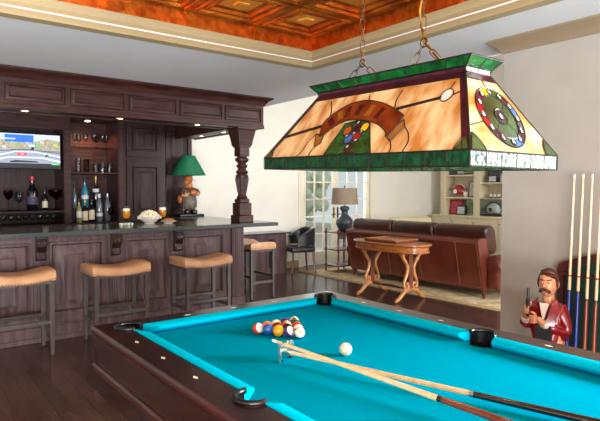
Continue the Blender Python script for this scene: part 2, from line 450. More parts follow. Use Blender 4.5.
# french doors in the north wall
d = struct_root('door_1', (7.25, YN, 0))
mb = MB()
for x0, x1 in ((6.29, 6.41), (8.21, 8.33)):
    mb.box(x0, x1, YN-.025, YN, 0, 2.12, .006).box(x0+.03, x1-.03, YN-.035, YN-.02, 0, 2.1, .004)
mb.box(6.27, 8.35, YN-.035, YN, 2.10, 2.26, .006)
mb.build('door_frame', 'door_cream', d)
for k, (x0, x1) in enumerate(((6.42, 7.257), (7.263, 8.20))):
    mb = MB(); y0, y1 = YN+.02, YN+.065
    st = .068
    mb.box(x0, x0+st, y0, y1, .01, 2.1).box(x1-st, x1, y0, y1, .01, 2.1).box(x0+st, x1-st, y0, y1, .01, .27).box(x0+st, x1-st, y0, y1, 1.99, 2.1)
    for i in (1, 2):
        x = x0+st+(x1-x0-2*st)*i/3; mb.box(x-.012, x+.012, y0+.006, y1-.006, .27, 1.99)
    for i in range(1, 5):
        z = .27+1.72*i/5; mb.box(x0+st, x1-st, y0+.005, y1-.005, z-.012, z+.012)
    leaf = mb.build('door_leaf', 'door_cream', d)
    MB().box(x0+st, x1-st, y0+.02, y0+.025, .27, 1.99).build('door_glass', 'glass', leaf)
    xh = x1-.05 if k == 0 else x0+.05
    mb = MB(); mb.box(xh-.022, xh+.022, y0-.008, y0, .92, 1.14, .004).cyl((xh, y0, 1.0), (xh, y0-.05, 1.0), .01).cyl((xh, y0-.05, 1.0), (xh+(.09 if k else -.09), y0-.05, 1.0), .009)
    mb.build('door_handle', 'bronze', leaf)
# the garden beyond the doors
MB().box(4.5, 16, YN+.2, 24, -.15, -.02).build('ground_terrace', 'stone', struct=True)
random.seed(3)
for i, (x, y, s) in enumerate(((7.3, 15.5, 1.5), (10.3, 16.5, 1.7), (13.2, 17.2, 1.4))):
    mb = MB()
    for k in range(60):
        a = random.uniform(0, 2*PI); rr = s*random.uniform(.1, .85); z = random.uniform(.2, 1.7)
        mb.ball((x+rr*math.cos(a), y+rr*math.sin(a), z*s*.9), random.uniform(.2, .42), 8, 5)
    b = mb.build('garden_bush', 'leaf', loc=(x, y, -.02))
    tag(b, ['green garden bush seen through the left glazed door', 'green garden bush seen through the right glazed door', 'green garden bush farthest right beyond the glazed doors'][i], 'bush', 'bushes in the garden')
def patio_chair(x, y, lab):
    t = thing('patio_chair', lab, 'chair', (x, y, -.02), 0.4, 'wicker chairs outside the doors', world=False)
    MB().box(-.28, .28, -.28, .28, .30, .42, .03, 2).build('seat', 'wicker', t)
    MB().box(-.28, .28, .22, .30, .42, .88, .03, 2).build('backrest', 'wicker', t)
    for s in (-1, 1):
        MB().box(s*.28-.04, s*.28+.04, -.28, .26, .42, .62, .02, 2).build('armrest', 'wicker', t)
        for q in (-.24, .24): MB().cyl((s*.24, q, 0), (s*.24, q, .31), .022).build('leg', 'wicker', t)
patio_chair(7.55, 9.9, 'dark wicker patio chair outside the left glazed door')
patio_chair(9.2, 9.9, 'dark wicker patio chair outside the right glazed door')

# ------------------------------------------------------------------ camera and light
cam = bpy.data.cameras.new('camera'); co = bpy.data.objects.new('camera', cam); COL.objects.link(co)
cam.sensor_width = 36; cam.lens = 540/600*36; cam.clip_start = .02
co.location = (0, 0, 1.49); co.rotation_euler = (PI/2-math.atan(20.5/540), 0, -math.radians(37.5))
SC.camera = co
wd = bpy.data.worlds.new('sky'); SC.world = wd; wd.use_nodes = True
bg = wd.node_tree.nodes['Background']; bg.inputs['Color'].default_value = (0.92, 0.96, 1.0, 1); bg.inputs['Strength'].default_value = 1.0
def area(name, loc, to, sx, sy, power, col=(1, 1, 1)):
    l = bpy.data.lights.new(name, 'AREA'); l.shape = 'RECTANGLE'; l.size = sx; l.size_y = sy; l.energy = power; l.color = col
    o = bpy.data.objects.new(name, l); COL.objects.link(o); o.location = loc
    o.rotation_euler = (V(to)-V(loc)).to_track_quat('-Z', 'Y').to_euler(); return o
def point(name, loc, power, col=(1, .8, .55), r=.03):
    l = bpy.data.lights.new(name, 'POINT'); l.energy = power; l.color = col; l.shadow_soft_size = r
    o = bpy.data.objects.new(name, l); COL.objects.link(o); o.location = loc; return o
def spot(name, loc, to, power, ang=80, col=(1, .8, .55), blend=.6):
    l = bpy.data.lights.new(name, 'SPOT'); l.energy = power; l.color = col; l.spot_size = math.radians(ang); l.spot_blend = blend; l.shadow_soft_size = .03
    o = bpy.data.objects.new(name, l); COL.objects.link(o); o.location = loc
    o.rotation_euler = (V(to)-V(loc)).to_track_quat('-Z', 'Y').to_euler(); return o
area('window_daylight', (XO+.25, -.6, 1.75), (1.4, 1.2, .9), 1.5, 1.0, 820, (1, .98, .96))
area('family_daylight', (7.9, -2.6, 2.4), (9.0, 6, 1.5), 4.0, 2.6, 430, (1, .98, .95))
area('south_fill', (-.2, -3.6, 1.5), (.4, 4, 1.75), 5.0, 2.2, 230, (1, .99, .97))  # unseen fill lamp added behind the camera to brighten what faces south
area('ceiling_fill', (-1.2, -2.2, .35), (1.2, 3.2, 2.65), 3.5, 2.2, 1200, (.96, .99, 1))  # added uplight low behind the camera, lifts the ceiling
area('garden_daylight', (7.4, YN+1.6, 2.6), (7.2, 6, .4), 2.6, 1.6, 200, (1, .98, .95))
vs = SC.view_settings; vs.view_transform = 'Standard'; vs.look = 'None'; vs.gamma = 1.0; vs.use_curve_mapping = False; vs.exposure = -0.32
# ------------------------------------------------------------------ the bar front
YF = 5.715; XR = 3.49; CT = 1.09
bar = thing('bar_counter', 'dark stained wooden bar front with raised panels, corbels and fluted end pilaster', 'bar', (1.8, 6.0, 0))
mb = MB(); mb.box(-.3, XR, YF+.03, YF+.10, 0, CT-.045).box(XR-.10, XR, YF+.1, 7.64, 0, CT-.045)
mb.box(-.3, XR, YF+.10, YF+.45, .95, CT-.045)
mb.build('bar_body', 'wood_bar', bar)
mb = MB(); mb.box(-.3, XR+.012, YF-.022, YF, 0, .15, .004).box(-.3, XR+.012, YF-.034, YF, 0, .05, .004).box(-.3, XR+.01, YF-.014, YF, .15, .17, .004)
mb.build('plinth', 'wood_bar', bar)
mb = MB(); mb.box(-.3, XR+.01, YF-.015, YF, CT-.075, CT-.045, .004); mb.build('top_rail', 'wood_bar', bar)
PX = ((-.28, .27), (.42, 1.10), (1.265, 1.80), (2.02, 2.52), (2.715, 3.23))
mb = MB(); mb.box(-.3, XR, YF, YF+.03, .975, CT-.045).box(-.3, XR, YF, YF+.03, 0, .25)
ex = [-.3]+[q for p in PX for q in p]+[XR]
for k in range(0, len(ex), 2): mb.box(ex[k], ex[k+1], YF, YF+.03, .25, .975)
mb.build('face_frame', 'wood_bar', bar)
for x0, x1 in PX:
    mb = MB(); raised_panel(mb, x0, x1, .25, .975, YF+.03, .036, .095); mb.build('raised_panel', 'wood_bar', bar)
for xc in (.34, 1.18, 1.905, 2.61):
    mb = MB(); mb.box(xc-.062, xc+.062, YF-.012, YF, .17, CT-.075, .003)
    for dx in (-.036, -.012, .012, .036): mb.tube([(xc+dx, YF-.013, .22), (xc+dx, YF-.013, .76)], .0085, 6)
    mb.build('pilaster', 'wood_bar', bar)
    # carved corbel: S-scroll bracket under the overhang
    mb = MB()
    prof = [(0, 1.045), (-.10, 1.045), (-.10, 1.02), (-.09, 1.012), (-.097, .985), (-.10, .955), (-.09, .93), (-.075, .915), (-.058, .89), (-.055, .865), (-.068, .845), (-.064, .822), (-.04, .808), (-.02, .80), (0, .80)]
    w = .045
    mb.loft([[(xc+s*w, YF-.012+a, z) for a, z in prof] for s in (-1, 1)])
    mb.box(xc-.05, xc+.05, YF-.115, YF-.012, 1.03, CT-.0455, .006)
    for dx in (-.022, 0, .022):
        mb.tube([(xc+dx, YF-.012+a-.003, z) for a, z in prof[3:13]], .008, 6)
    mb.cyl((xc-.05, YF-.098, .98), (xc+.05, YF-.098, .98), .024, n=12).cyl((xc-.048, YF-.06, .842), (xc+.048, YF-.06, .842), .018, n=12)
    mb.build('corbel', 'wood_carved', bar)
mb = MB(); mb.box(3.325, XR, YF-.03, YF, .17, CT-.045, .003)
for k in range(5):
    x = 3.35+k*.0285; mb.tube([(x, YF-.031, .22), (x, YF-.031, .98)], .0085, 6)
mb.box(3.315, XR+.012, YF-.045, YF, 0, .19, .006)
mb.build('fluted_pilaster', 'wood_bar', bar)
# the worktop, an L running back to the wall
ct = MB()
poly = [(-.3, 5.50), (3.88, 5.50), (3.88, 7.88), (3.38, 7.88), (3.38, 7.66), (3.25, 7.66), (3.25, 6.45), (-.3, 6.45)]
ct.prism(poly, (0, 0, 0), (1, 0, 0), (0, 1, 0), CT-.045, CT)
o = ct.build('bar_worktop', 'granite', loc=(1.8, 6, CT), smooth=0)
tag(o, 'dark polished granite worktop running along the bar and back to the wall', 'worktop')
bv = o.modifiers.new('b', 'BEVEL'); bv.width = .006; bv.segments = 2

# ------------------------------------------------------------------ the canopy over the bar
cn = thing('bar_canopy', 'dark wooden canopy with panelled frieze and crown moulding over the bar', 'canopy', (1.8, 5.9, 2.26))
ZB = 2.262; YH = 5.74; XH = 3.82
mb = MB(); mb.box(-.3, XH, YH, YH+.04, ZB, HC-.02).box(-.3, XH, YH+.28, YH+.32, ZB, HC-.02).box(-.3, XH, YH+.04, YH+.28, ZB+.012, ZB+.04)
mb.build('header', 'wood_header', cn)
mb = MB(); mb.box(XH-.04, XH, YH+.04, 7.62, ZB, HC-.02).box(XH-.34, XH-.30, YH+.32, 7.62, ZB, HC-.02).box(XH-.30, XH-.04, YH+.28, 7.62, ZB+.012, ZB+.04)
mb.build('side_header', 'wood_header', cn)
xs = [-.28, .295, .885, 1.475, 2.07, 2.66, 3.245, 3.805]
for a, b in zip(xs[:-1], xs[1:]):
    mb = MB(); raised_panel(mb, a+.02, b-.025, ZB+.075, ZB+.25, YH, .016, .03); mb.build('frieze_panel', 'wood_header', cn)
mb = MB(); prof = [(0, HC-.105), (.012, HC-.105), (.018, HC-.088), (.035, HC-.07), (.05, HC-.045), (.085, HC-.025), (.095, HC-.018), (.1, HC-.004), (0, HC-.004)]
rings = [[(-.3, YH-p, z) for p, z in prof], [(XH+p, YH-p, z) for p, z in prof], [(XH+p, 7.7, z) for p, z in prof]]
mb.loft(rings); mb.build('crown_moulding', 'wood_header', cn, smooth=30)
mb = MB(); mb.box(-.3, XH+.008, YH-.010, YH, ZB, ZB+.045, .004); mb.build('bottom_bead', 'wood_header', cn)
for i, (x, y) in enumerate(((.55, YH+.16), (1.11, YH+.16), (2.05, YH+.16), (2.98, YH+.16), (XH-.17, 6.45), (XH-.17, 7.1))):
    mb = MB(); mb.lathe([(.045, ZB+.014), (.045, ZB+.004), (.036, ZB+.004), (.034, ZB+.010)], (x, y, 0), 20); q = mb.build('puck_light', 'steel', cn)
    MB().lathe([(.033, ZB+.011), (.033, ZB+.007)], (x, y, 0), 16).build('lens', 'led', q)
    spot('puck_beam', (x, y, ZB-.01), (x, y+.05, 0), 9, 120)
# turned column carrying the canopy corner
px, py = 3.555, 5.83
c = thing('bar_column', 'turned dark wooden column standing on the worktop under the canopy corner', 'column', (px, py, CT))
MB().box(px-.105, px+.105, py-.105, py+.105, CT, CT+.085, .006).box(px-.088, px+.088, py-.088, py+.088, CT+.085, CT+.24, .006).box(px-.07, px+.07, py-.07, py+.07, CT+.24, CT+.29, .008).build('base_block', 'wood_header', c)
z0 = CT+.29
mb = MB(); mb.lathe([(.06, z0), (.075, z0+.015), (.06, z0+.03), (.05, z0+.05), (.052, z0+.07), (.075, z0+.25), (.082, z0+.29), (.06, z0+.31), (.075, z0+.325), (.078, z0+.345), (.055, z0+.36), (.05, z0+.38), (.068, z0+.40), (.07, z0+.42), (.05, z0+.435), (.055, z0+.45), (.085, z0+.475), (.088, z0+.50), (.06, z0+.52), (.06, z0+.53)], (px, py, 0), 28)
for k in range(14):
    a = 2*PI*k/14; mb.tube([(px+.05*math.cos(a), py+.05*math.sin(a), z0+.075), (px+.078*math.cos(a), py+.078*math.sin(a), z0+.26)], [.007, .011], 6)
mb.build('turned_shaft', 'wood_header', c)
z1 = z0+.53
MB().box(px-.07, px+.07, py-.07, py+.07, z1, z1+.13, .006).lathe([(.09, z1+.13), (.095, z1+.15), (.10, z1+.19), (.125, ZB-.035), (.135, ZB-.02), (.135, ZB-.001)], (px, py, 0), sq=True).box(px-.085, px+.085, py-.085, py+.085, z1+.11, z1+.16, .005).build('capital', 'wood_header', c, smooth=20)

# ------------------------------------------------------------------ bar stools
def make_stool():
    t = thing('bar_stool', 'x', 'bar stool', (0, 0, 0), world=False)
    W, D, ZS = .28, .20, .765
    mb = MB(); rings = []
    for i in range(25):
        x = -W+2*W*i/24; q = x/W
        dip = .052*(q*q) - .04 + (.012 if abs(q) < .9 else -.004*(abs(q)-.9)*10)
        top = ZS+dip; bot = ZS-.085+dip*.55
        rr = .016 if i not in (0, 24) else .0
        pts = []
        for (y, z) in ((-D, bot), (-D-.006, bot+.02), (-D-.002, top-.018), (-D+.02, top), (-D*.5, top+.006), (0, top+.008), (D*.5, top+.006), (D-.02, top), (D+.002, top-.018), (D+.006, bot+.02), (D, bot)):
            pts.append((x, y, z))
        rings.append(pts)
    first = [(x-.004, y*.96, z+(.012 if z < ZS-.03 else -.014)) for x, y, z in rings[0]]
    last = [(x+.004, y*.96, z+(.012 if z < ZS-.03 else -.014)) for x, y, z in rings[-1]]
    mb.loft([first]+rings+[last]); s = mb.build('seat', 'tan_leather', t, smooth=60)
    mb = MB()
    for i in range(23):
        q = -1+2*i/22; x = q*W*.97; dip = .052*(q*q)-.028
        for sy in (-1, 1): mb.ball((x, sy*(D+.006), ZS-.078+dip*.55), .006, 6, 4)
    for i in range(15):
        y = -D+2*D*i/14
        for sx in (-1, 1): mb.ball((sx*(W+.002), y, ZS-.062), .006, 6, 4)
    n = mb.build('nailheads', 'nailhead', s); n['kind'] = 'stuff'
    mb = MB(); mb.box(-W+.02, W-.02, -D+.015, D-.015, ZS-.115, ZS-.075); mb.build('seat_rail', 'stool_frame', t)
    for sx in (-1, 1):
        for sy in (-1, 1):
            mb = MB(); x0, y0 = sx*.245, sy*.175
            def sqr(x, y, h, z): return [(x-h, y-h, z), (x+h, y-h, z), (x+h, y+h, z), (x-h, y+h, z)]
            mb.loft([sqr(x0, y0, .014, .012), sqr(x0, y0, .0215, ZS-.08)]); l = mb.build('leg', 'stool_frame', t)
            MB().lathe([(.015, 0), (.016, .013)], (x0, y0, 0), 10).build('glide', 'black', l)
    for sy in (-1, 1): MB().box(-.245, .245, sy*.175-.011, sy*.175+.011, .29, .325, .003).build('stretcher', 'stool_frame', t)
    for sx in (-1, 1): MB().box(sx*.245-.011, sx*.245+.011, -.175, .175, .215, .25, .003).build('stretcher', 'stool_frame', t)
    return t
st = make_stool()
G = 'bar stools around the bar'
spots = [(.915, 5.345, 0, 'tan leather saddle bar stool at the left picture edge, before the bar front'),
         (1.795, 5.345, 0, 'tan leather saddle bar stool second from the left, in front of the middle bar panel'),
         (2.73, 5.345, 0, 'tan leather saddle bar stool nearest the fluted pilaster at the bar front'),
         (4.06, 6.38, PI/2, 'tan leather bar stool at the bar end, in front of the low cabinet'),
         (4.06, 7.08, PI/2, 'tan leather bar stool at the bar end, half hidden behind its neighbour')]
for i, (x, y, r, lab) in enumerate(spots):
    if i == 0: st.location = (x, y, 0); st['label'] = lab; st['group'] = G
    else: dup(st, (x, y, 0), r, lab, G)
# ------------------------------------------------------------------ the back bar
YB = 7.70
u = thing('back_bar_niche', 'dark wooden back bar unit with open television niche and glass rack below', 'back bar', (.8, 8.0, 0))
MB().box(-.4, 1.91, YB+.02, YN, 0, 1.02).build('base', 'wood_back', u)
MB().box(-.4, 1.91, YN-.03, YN, 1.02, 2.5).build('back_panel', 'wood_back', u)
MB().box(-.4, 1.91, YB, YN-.03, 1.19, 1.215, .003).build('shelf', 'wood_back', u)
MB().box(-.4, 1.91, YB, YN-.03, 1.02, 1.035, .003).build('shelf', 'wood_back', u)
MB().box(-.4, 1.91, YB, YB+.03, 2.29, 2.50).box(-.4, 1.91, YB-.012, YB, 2.29, 2.32, .004).build('top_rail', 'wood_header', u)
MB().box(-.4, 1.91, YB+.03, YN, 2.47, 2.50).build('top_board', 'wood_back', u)
u2 = thing('bottle_cabinet', 'tall open wooden cabinet of lit bottle and glass shelves beside the television', 'cabinet', (2.3, 8.0, 0))
MB().box(1.91, 2.72, YB+.02, YN-.01, 0, 1.035).build('base', 'wood_back', u2)
MB().box(1.91, 2.0, YB, YN, 1.035, 2.58).box(2.64, 2.72, YB, YN, 1.035, 2.58).build('side', 'wood_header', u2)
for x in (1.955, 2.68):
    MB().box(x-.03, x+.03, YB-.008, YB, 1.08, 2.5, .003).build('stile', 'wood_header', u2)
MB().box(2.0, 2.64, YN-.03, YN, 1.035, 2.58).build('back_panel', 'wood_header', u2)
MB().box(2.0, 2.64, YB, YN-.03, 2.47, 2.58).build('top', 'wood_header', u2)
MB().box(2.0, 2.64, YB+.03, YN-.03, 1.715, 1.737, .003).build('shelf', 'wood_header', u2)
MB().box(2.0, 2.64, YB+.05, YN-.03, 2.075, 2.083).build('glass_shelf', 'glassware', u2)
MB().box(2.0, 2.64, YB+.26, YN-.03, 1.035, 1.23, .003).build('step', 'wood_back', u2)
MB().lathe([(.035, 2.469), (.035, 2.462), (.002, 2.462)], (2.3, 7.95, 0), 16).build('niche_light', 'led', u2)
spot('niche_beam', (2.3, 7.93, 2.45), (2.3, 7.97, 1), 45, 140, (1, .62, .3))
u3 = thing('tall_cabinet', 'tall dark cabinet with two stacked raised-panel doors right of the bottle shelves', 'cabinet', (3.0, 8.0, 0))
MB().box(2.72, 3.36, YB+.02, YN-.02, 0, 2.58).build('body', 'wood_back', u3)
for z0, z1, zk in ((.12, .98, .86), (1.03, 1.93, 1.80), (1.97, 2.50, 2.05)):
    mb = MB(); mb.box(2.765, 3.315, YB, YB+.02, z0, z1, .003); raised_panel(mb, 2.85, 3.23, z0+.09, z1-.09, YB, .022, .07)
    dd = mb.build('door', 'wood_back', u3)
    MB().lathe([(.006, 0), (.006, .012), (.014, .02), (.012, .03), (.002, .032)], (2.79, YB, zk), 12, M=Matrix.Rotation(PI/2, 4, 'X')).build('knob', 'bronze', dd)
u4 = thing('recessed_cabinet', 'set-back dark panelled cabinet behind the green-shaded lamp', 'cabinet', (3.6, 8.1, 0))
mb = MB(); mb.box(3.36, 3.90, 7.92, YN-.02, 0, 2.58); mb.build('body', 'wood_back', u4)
for z0, z1 in ((1.14, 2.42), (.15, 1.05)):
    mb = MB(); raised_panel(mb, 3.44, 3.84, z0, z1, 7.92, .024, .07); mb.build('panel', 'wood_back', u4)

# television in the niche
tv = thing('television', 'flat television showing a motor race, mounted in the wooden niche', 'television', (1.475, 7.76, 1.78))
MB().box(1.09, 1.885, 7.735, 7.775, 1.765, 2.23, .006).build('case', 'black', tv)
MB().box(1.3, 1.65, 7.775, YN-.031, 1.9, 2.1).build('wall_bracket', 'black', tv)
Y = 7.7345
x0, x1, z0, z1 = 1.105, 1.872, 1.795, 2.215
mb = MB()
def rr(i, pts, k):  # a patch of the picture, laid flush on the screen
    mb.mat(i).prism([(x0+a*(x1-x0), z0+b*(z1-z0)) for a, b in pts], (0, Y-.0003*k, 0), (1, 0, 0), (0, 0, 1), 0, .0003)
R = lambda a, b, c, d: [(a, b), (c, b), (c, d), (a, d)]
rr(0, R(0, 0, 1, 1), 0)
rr(3, R(0, .1, 1, .5), 1)                        # road
rr(2, [(0, .5), (.45, .52), (.6, .5), (1, .47), (1, .82), (.8, .88), (.5, .72), (.25, .8), (0, .82)], 1)
rr(1, R(.14, .74, .58, .97), 2); rr(0, R(.14, .82, .3, .86), 3)
for a, b, c, e, m_ in ((.03, .7, .04, .03, 8), (.12, .66, .03, .04, 6), (.24, .72, .03, .03, 8), (.68, .74, .06, .05, 0), (.76, .68, .015, .16, 6), (.9, .66, .05, .08, 8), (.36, .6, .04, .03, 6), (.5, .62, .1, .06, 0), (.62, .65, .06, .05, 7), (.1, .56, .06, .05, 0), (.3, .65, .05, .04, 7), (.93, .85, .05, .06, 0), (.2, .58, .02, .03, 6)):
    rr(m_, R(a, b, a+c, b+e), 3)
rr(5, [(0, .44), (.35, .5), (.6, .5), (1, .42), (1, .445), (.6, .53), (.35, .53), (0, .47)], 4)
rr(4, [(0, .28), (.3, .44), (.62, .44), (1, .3), (1, .34), (.62, .47), (.3, .47), (0, .33)], 4)
rr(4, [(0, .16), (.2, .26), (.7, .26), (1, .14), (1, .2), (.7, .3), (.2, .3), (0, .21)], 4)
rr(9, [(.2, .15), (.3, .19), (.62, .17), (.66, .13), (.22, .12)], 5)
rr(6, [(.31, .36), (.35, .42), (.43, .43), (.48, .40), (.46, .34), (.36, .33)], 6); rr(4, R(.37, .375, .43, .395), 7)
rr(9, [(.53, .52), (.58, .52), (.59, .6), (.55, .6)], 6); rr(9, [(.76, .32), (.8, .32), (.81, .38), (.77, .38)], 6)
rr(9, R(0, 0, 1, .1), 4); rr(7, R(.86, .06, .99, .12), 6); rr(4, R(.87, .085, .95, .095), 7)
mb.build('screen', ['tv_sky', 'tv_blue', 'tv_crowd', 'tv_road', 'tv_lane', 'tv_rail', 'tv_red', 'tv_green', 'tv_yellow', 'tv_dark'], tv, smooth=0)

# bottles
def bottle(x, y, z, h, r, m, lab, label=None, cap='black', name='bottle', group=None, lz=(.22, .48), shoulder=.55):
    t = thing(name, lab, 'bottle', (x, y, z), group=group, world=False)
    MB().lathe([(r*.9, 0), (r, .01), (r, h*shoulder), (r*.85, h*(shoulder+.07)), (r*.42, h*(shoulder+.17)), (r*.36, h*(shoulder+.22)), (r*.34, h*.94), (r*.38, h*.95), (r*.38, h*.97), (.002, h*.97)], n=18).build('glass_body', m, t)
    MB().lathe([(r*.40, h*.86), (r*.42, h*.87), (r*.42, h*1.0), (.002, h*1.0)], n=14).build('cap', cap, t)
    if label: MB().lathe([(r*1.015, h*lz[0]), (r*1.02, h*(lz[0]+.005)), (r*1.02, h*lz[1]), (r*1.015, h*(lz[1]+.005))], n=18, caps=False).build('paper_label', label, t)
    return t
bottle(1.56, 7.92, 1.215, .46, .068, 'bottle_dark', 'very large dark wine bottle with a red cap under the television', 'label_purple', 'cap_red', 'wine_bottle', lz=(.18, .40))
bottle(1.72, 7.95, 1.215, .29, .036, 'bottle_dark', 'small dark bottle with a cream label beside the very large one', 'label_cream', 'black', lz=(.12, .42))
g = 'bottles in the lit cabinet'
bottle(2.125, 7.80, 1.035, .33, .037, 'bottle_yellow', 'yellow green bottle with pale label at the left of the front bottle row', 'label_white', 'black', group=g)
bottle(2.21, 7.82, 1.035, .31, .038, 'bottle_dark', 'dark bottle with a cream and gold label, second in the front bottle row', 'label_cream', 'cap_gold', group=g, lz=(.1, .5))
bottle(2.295, 7.80, 1.035, .33, .038, 'bottle_dark', 'dark bottle with a large cream label, third in the front bottle row', 'label_cream', 'black', group=g, lz=(.12, .52))
bottle(2.135, 8.06, 1.23, .33, .034, 'bottle_clear', 'slim grey blue bottle behind the yellow green bottle', None, 'black', group=g)
bottle(2.285, 8.08, 1.23, .43, .05, 'bottle_teal', 'tall bottle with a teal body and dark neck at the back', 'label_white', 'black', group=g, lz=(.3, .42))
bottle(2.44, 8.08, 1.23, .46, .045, 'bottle_dark', 'tallest dark bottle with a pale neck label at the back right', 'label_white', 'cap_gold', group=g, lz=(.5, .6), shoulder=.5)
bottle(2.43, 7.90, 1.035, .40, .045, 'bottle_clear', 'clear square-shouldered spirit bottle in front of the tallest dark bottle', 'label_white', 'label_white', group=g, lz=(.2, .32), shoulder=.62)
bottle(2.555, 7.92, 1.035, .40, .045, 'bottle_clear', 'clear grey spirit bottle at the right end of the bottle shelf', None, 'steel', group=g, shoulder=.62)

# glasses
def stem_glass(x, y, z, h, r, lab, m='glassware', group=None, name='wine_glass', fill=None, shape='wine'):
    t = thing(name, lab, 'glass', (x, y, z), group=group, world=False)
    MB().lathe([(r*.85, 0), (r*.85, .004), (r*.2, .012), (.004, .02), (.004, h*.45)], n=16).build('stem', m, t)
    if shape == 'wine': pr = [(.004, h*.44), (r*.6, h*.5), (r*.95, h*.62), (r, h*.74), (r*.8, h), (r*.77, h), (r*.96, h*.74), (r*.91, h*.63), (r*.55, h*.52), (.002, h*.47)]
    elif shape == 'wide': pr = [(.004, h*.50), (r*.3, h*.56), (r*.75, h*.68), (r, h*.85), (r*.97, h), (r*.95, h), (r*.97, h*.85), (r*.72, h*.7), (.002, h*.54)]
    else: pr = [(.004, h*.28), (r*.7, h*.33), (r, h*.5), (r*.9, h*.8), (r*.82, h), (r*.79, h), (r*.87, h*.8), (r*.96, h*.5), (r*.65, h*.35), (.002, h*.31)]
    if fill:
        MB().lathe([(.002, h*.28), (r*.7, h*.33), (r, h*.5), (r*.93, h*.72), (.002, h*.72)], n=20).build('beer', 'beer', t)
        MB().lathe([(r*.93, h*.721), (r*.87, h*.86), (.002, h*.87)], n=20).build('foam', 'foam', t)
        pr = [(r*.875, h*.86), (r*.82, h), (r*.80, h), (r*.855, h*.86)]
    MB().lathe(pr, n=20, caps=not fill).build('bowl', m, t)
    return t
stem_glass(1.27, 7.90, 1.215, .27, .06, 'big wine glass with dark red bowl at the left end of the shelf', 'wine_glass', shape='wide')
stem_glass(1.40, 7.92, 1.215, .25, .05, 'clear wine glass left of the very large dark bottle')
stem_glass(1.88-.03, 7.90, 1.215, .28, .095, 'wide smoky cocktail glass on tall stem at the right end of the shelf', 'wine_glass', shape='wide', name='cocktail_glass')
g = 'glasses standing in the rack under the shelf'
first = None
for i in range(9):
    x = 1.19+.085*i; lab = 'small stem glass in the low rack below the big bottle shelf'
    if not first: first = stem_glass(x, 7.78, 1.035, .135, .034, lab, group=g)
    else: dup(first, (x, 7.78, 1.035))
g = 'stemware on the top glass shelf'
first = None
for i, (x, y) in enumerate(((2.10, 7.85), (2.17, 7.93), (2.24, 7.85), (2.36, 7.85), (2.42, 7.93), (2.48, 7.85), (2.55, 7.93))):
    lab = 'stem glass shining on the top shelf of the lit cabinet'
    if not first: first = stem_glass(x, y, 2.083, .19, .036, lab, group=g)
    else: dup(first, (x, y, 2.083))
def tumbler(x, y, z, h, r, lab, m='glassware', group=None):
    t = MB().lathe([(r*.88, 0), (r, h), (r*.94, h), (r*.82, .012), (.002, .012)], n=18).build('tumbler', m, loc=None)
    t.location = (x, y, z); return tag(t, lab, 'glass', group)
g = 'tumblers on the middle shelf of the lit cabinet'
tumbler(2.13, 7.83, 1.737, .19, .036, 'tall clear tumbler at the left of the middle shelf', group=g)
tumbler(2.24, 7.83, 1.737, .18, .04, 'pinkish red tumbler second on the middle shelf', 'wine_glass', g)
tumbler(2.37, 7.83, 1.737, .13, .04, 'short clear tumbler third on the middle shelf', group=g)
tumbler(2.47, 7.86, 1.737, .13, .04, 'short clear tumbler fourth on the middle shelf', group=g)
tumbler(2.56, 7.83, 1.737, .13, .04, 'short clear tumbler at the right end of the middle shelf', group=g)
stem_glass(2.56, 7.80, 1.035, .2, .04, 'clear stem glass in front of the grey spirit bottle', 'wine_glass')

# things on the bar top
stem_glass(2.24, 6.27, CT, .215, .044, 'footed glass of amber beer left of the popcorn bowl', name='beer_glass', fill=1, shape='beer', group='beers on the bar')
stem_glass(2.715, 6.33, CT, .215, .044, 'footed glass of amber beer right of the popcorn bowl', name='beer_glass', fill=1, shape='beer', group='beers on the bar')
b = MB().lathe([(.06, 0), (.062, .012), (.10, .04), (.14, .085), (.134, .085), (.095, .046), (.002, .03)], n=32).build('popcorn_bowl', 'china', loc=None); b.location = (2.5, 6.22, CT)
tag(b, 'white bowl of popcorn standing on the granite bar', 'bowl')
mb = MB(); random.seed(5)
for k in range(260):
    a = random.uniform(0, 2*PI); r_ = .132*math.sqrt(random.random()); z = CT+.075+.075*(1-(r_/.125)**2)+random.uniform(-.008, .006)
    mb.ball((2.5+r_*math.cos(a), 6.22+r_*math.sin(a), z), random.uniform(.009, .014), 6, 4)
pc = mb.build('popcorn', 'popcorn', loc=(2.5, 6.22, CT+.05)); tag(pc, 'heap of pale popcorn in the white bowl', 'popcorn'); pc['kind'] = 'stuff'
b = MB().lathe([(.05, 0), (.052, .008), (.095, .026), (.092, .029), (.05, .014), (.002, .012)], n=28).build('snack_plate', 'china', loc=None); b.location = (2.70, 6.12, CT)
tag(b, 'small plate of snacks in front of the right beer glass', 'plate')
mb = MB()
for k in range(60):
    a = random.uniform(0, 2*PI); r_ = .075*math.sqrt(random.random())
    mb.ball((2.70+r_*math.cos(a), 6.12+r_*math.sin(a), CT+.024+.03*(1-(r_/.08)**2)), (.012, .009, .008), 6, 4)
pc = mb.build('snack_mix', 'snack', loc=(2.70, 6.12, CT+.02)); tag(pc, 'brown nut mix heaped on the small plate', 'snack'); pc['kind'] = 'stuff'
for i in range(4):
    o = MB().box(-.016, .016, -.03, .03, 0, .03, .006, 2).build('wrapped_mint', 'mint' if i % 2 else 'china'); o.location = (2.09+.038*i, 6.02, CT)
    tag(o, ['white', 'pale green'][i % 2]+' wrapped piece, '+['leftmost', 'second', 'third', 'last'][i]+' in the little row before the left beer', 'candy', 'wrapped pieces in a row on the bar')
# ------------------------------------------------------------------ figural table lamp at the end of the bar
lx, ly = 3.68, 7.60
lp = thing('figural_lamp', 'table lamp with a green shade on a painted figurine, at the far bar end', 'lamp', (lx, ly, CT), world=False)
MB().box(-.20, .20, -.13, .13, 0, .035, .008, 2).build('plinth', 'black', lp)
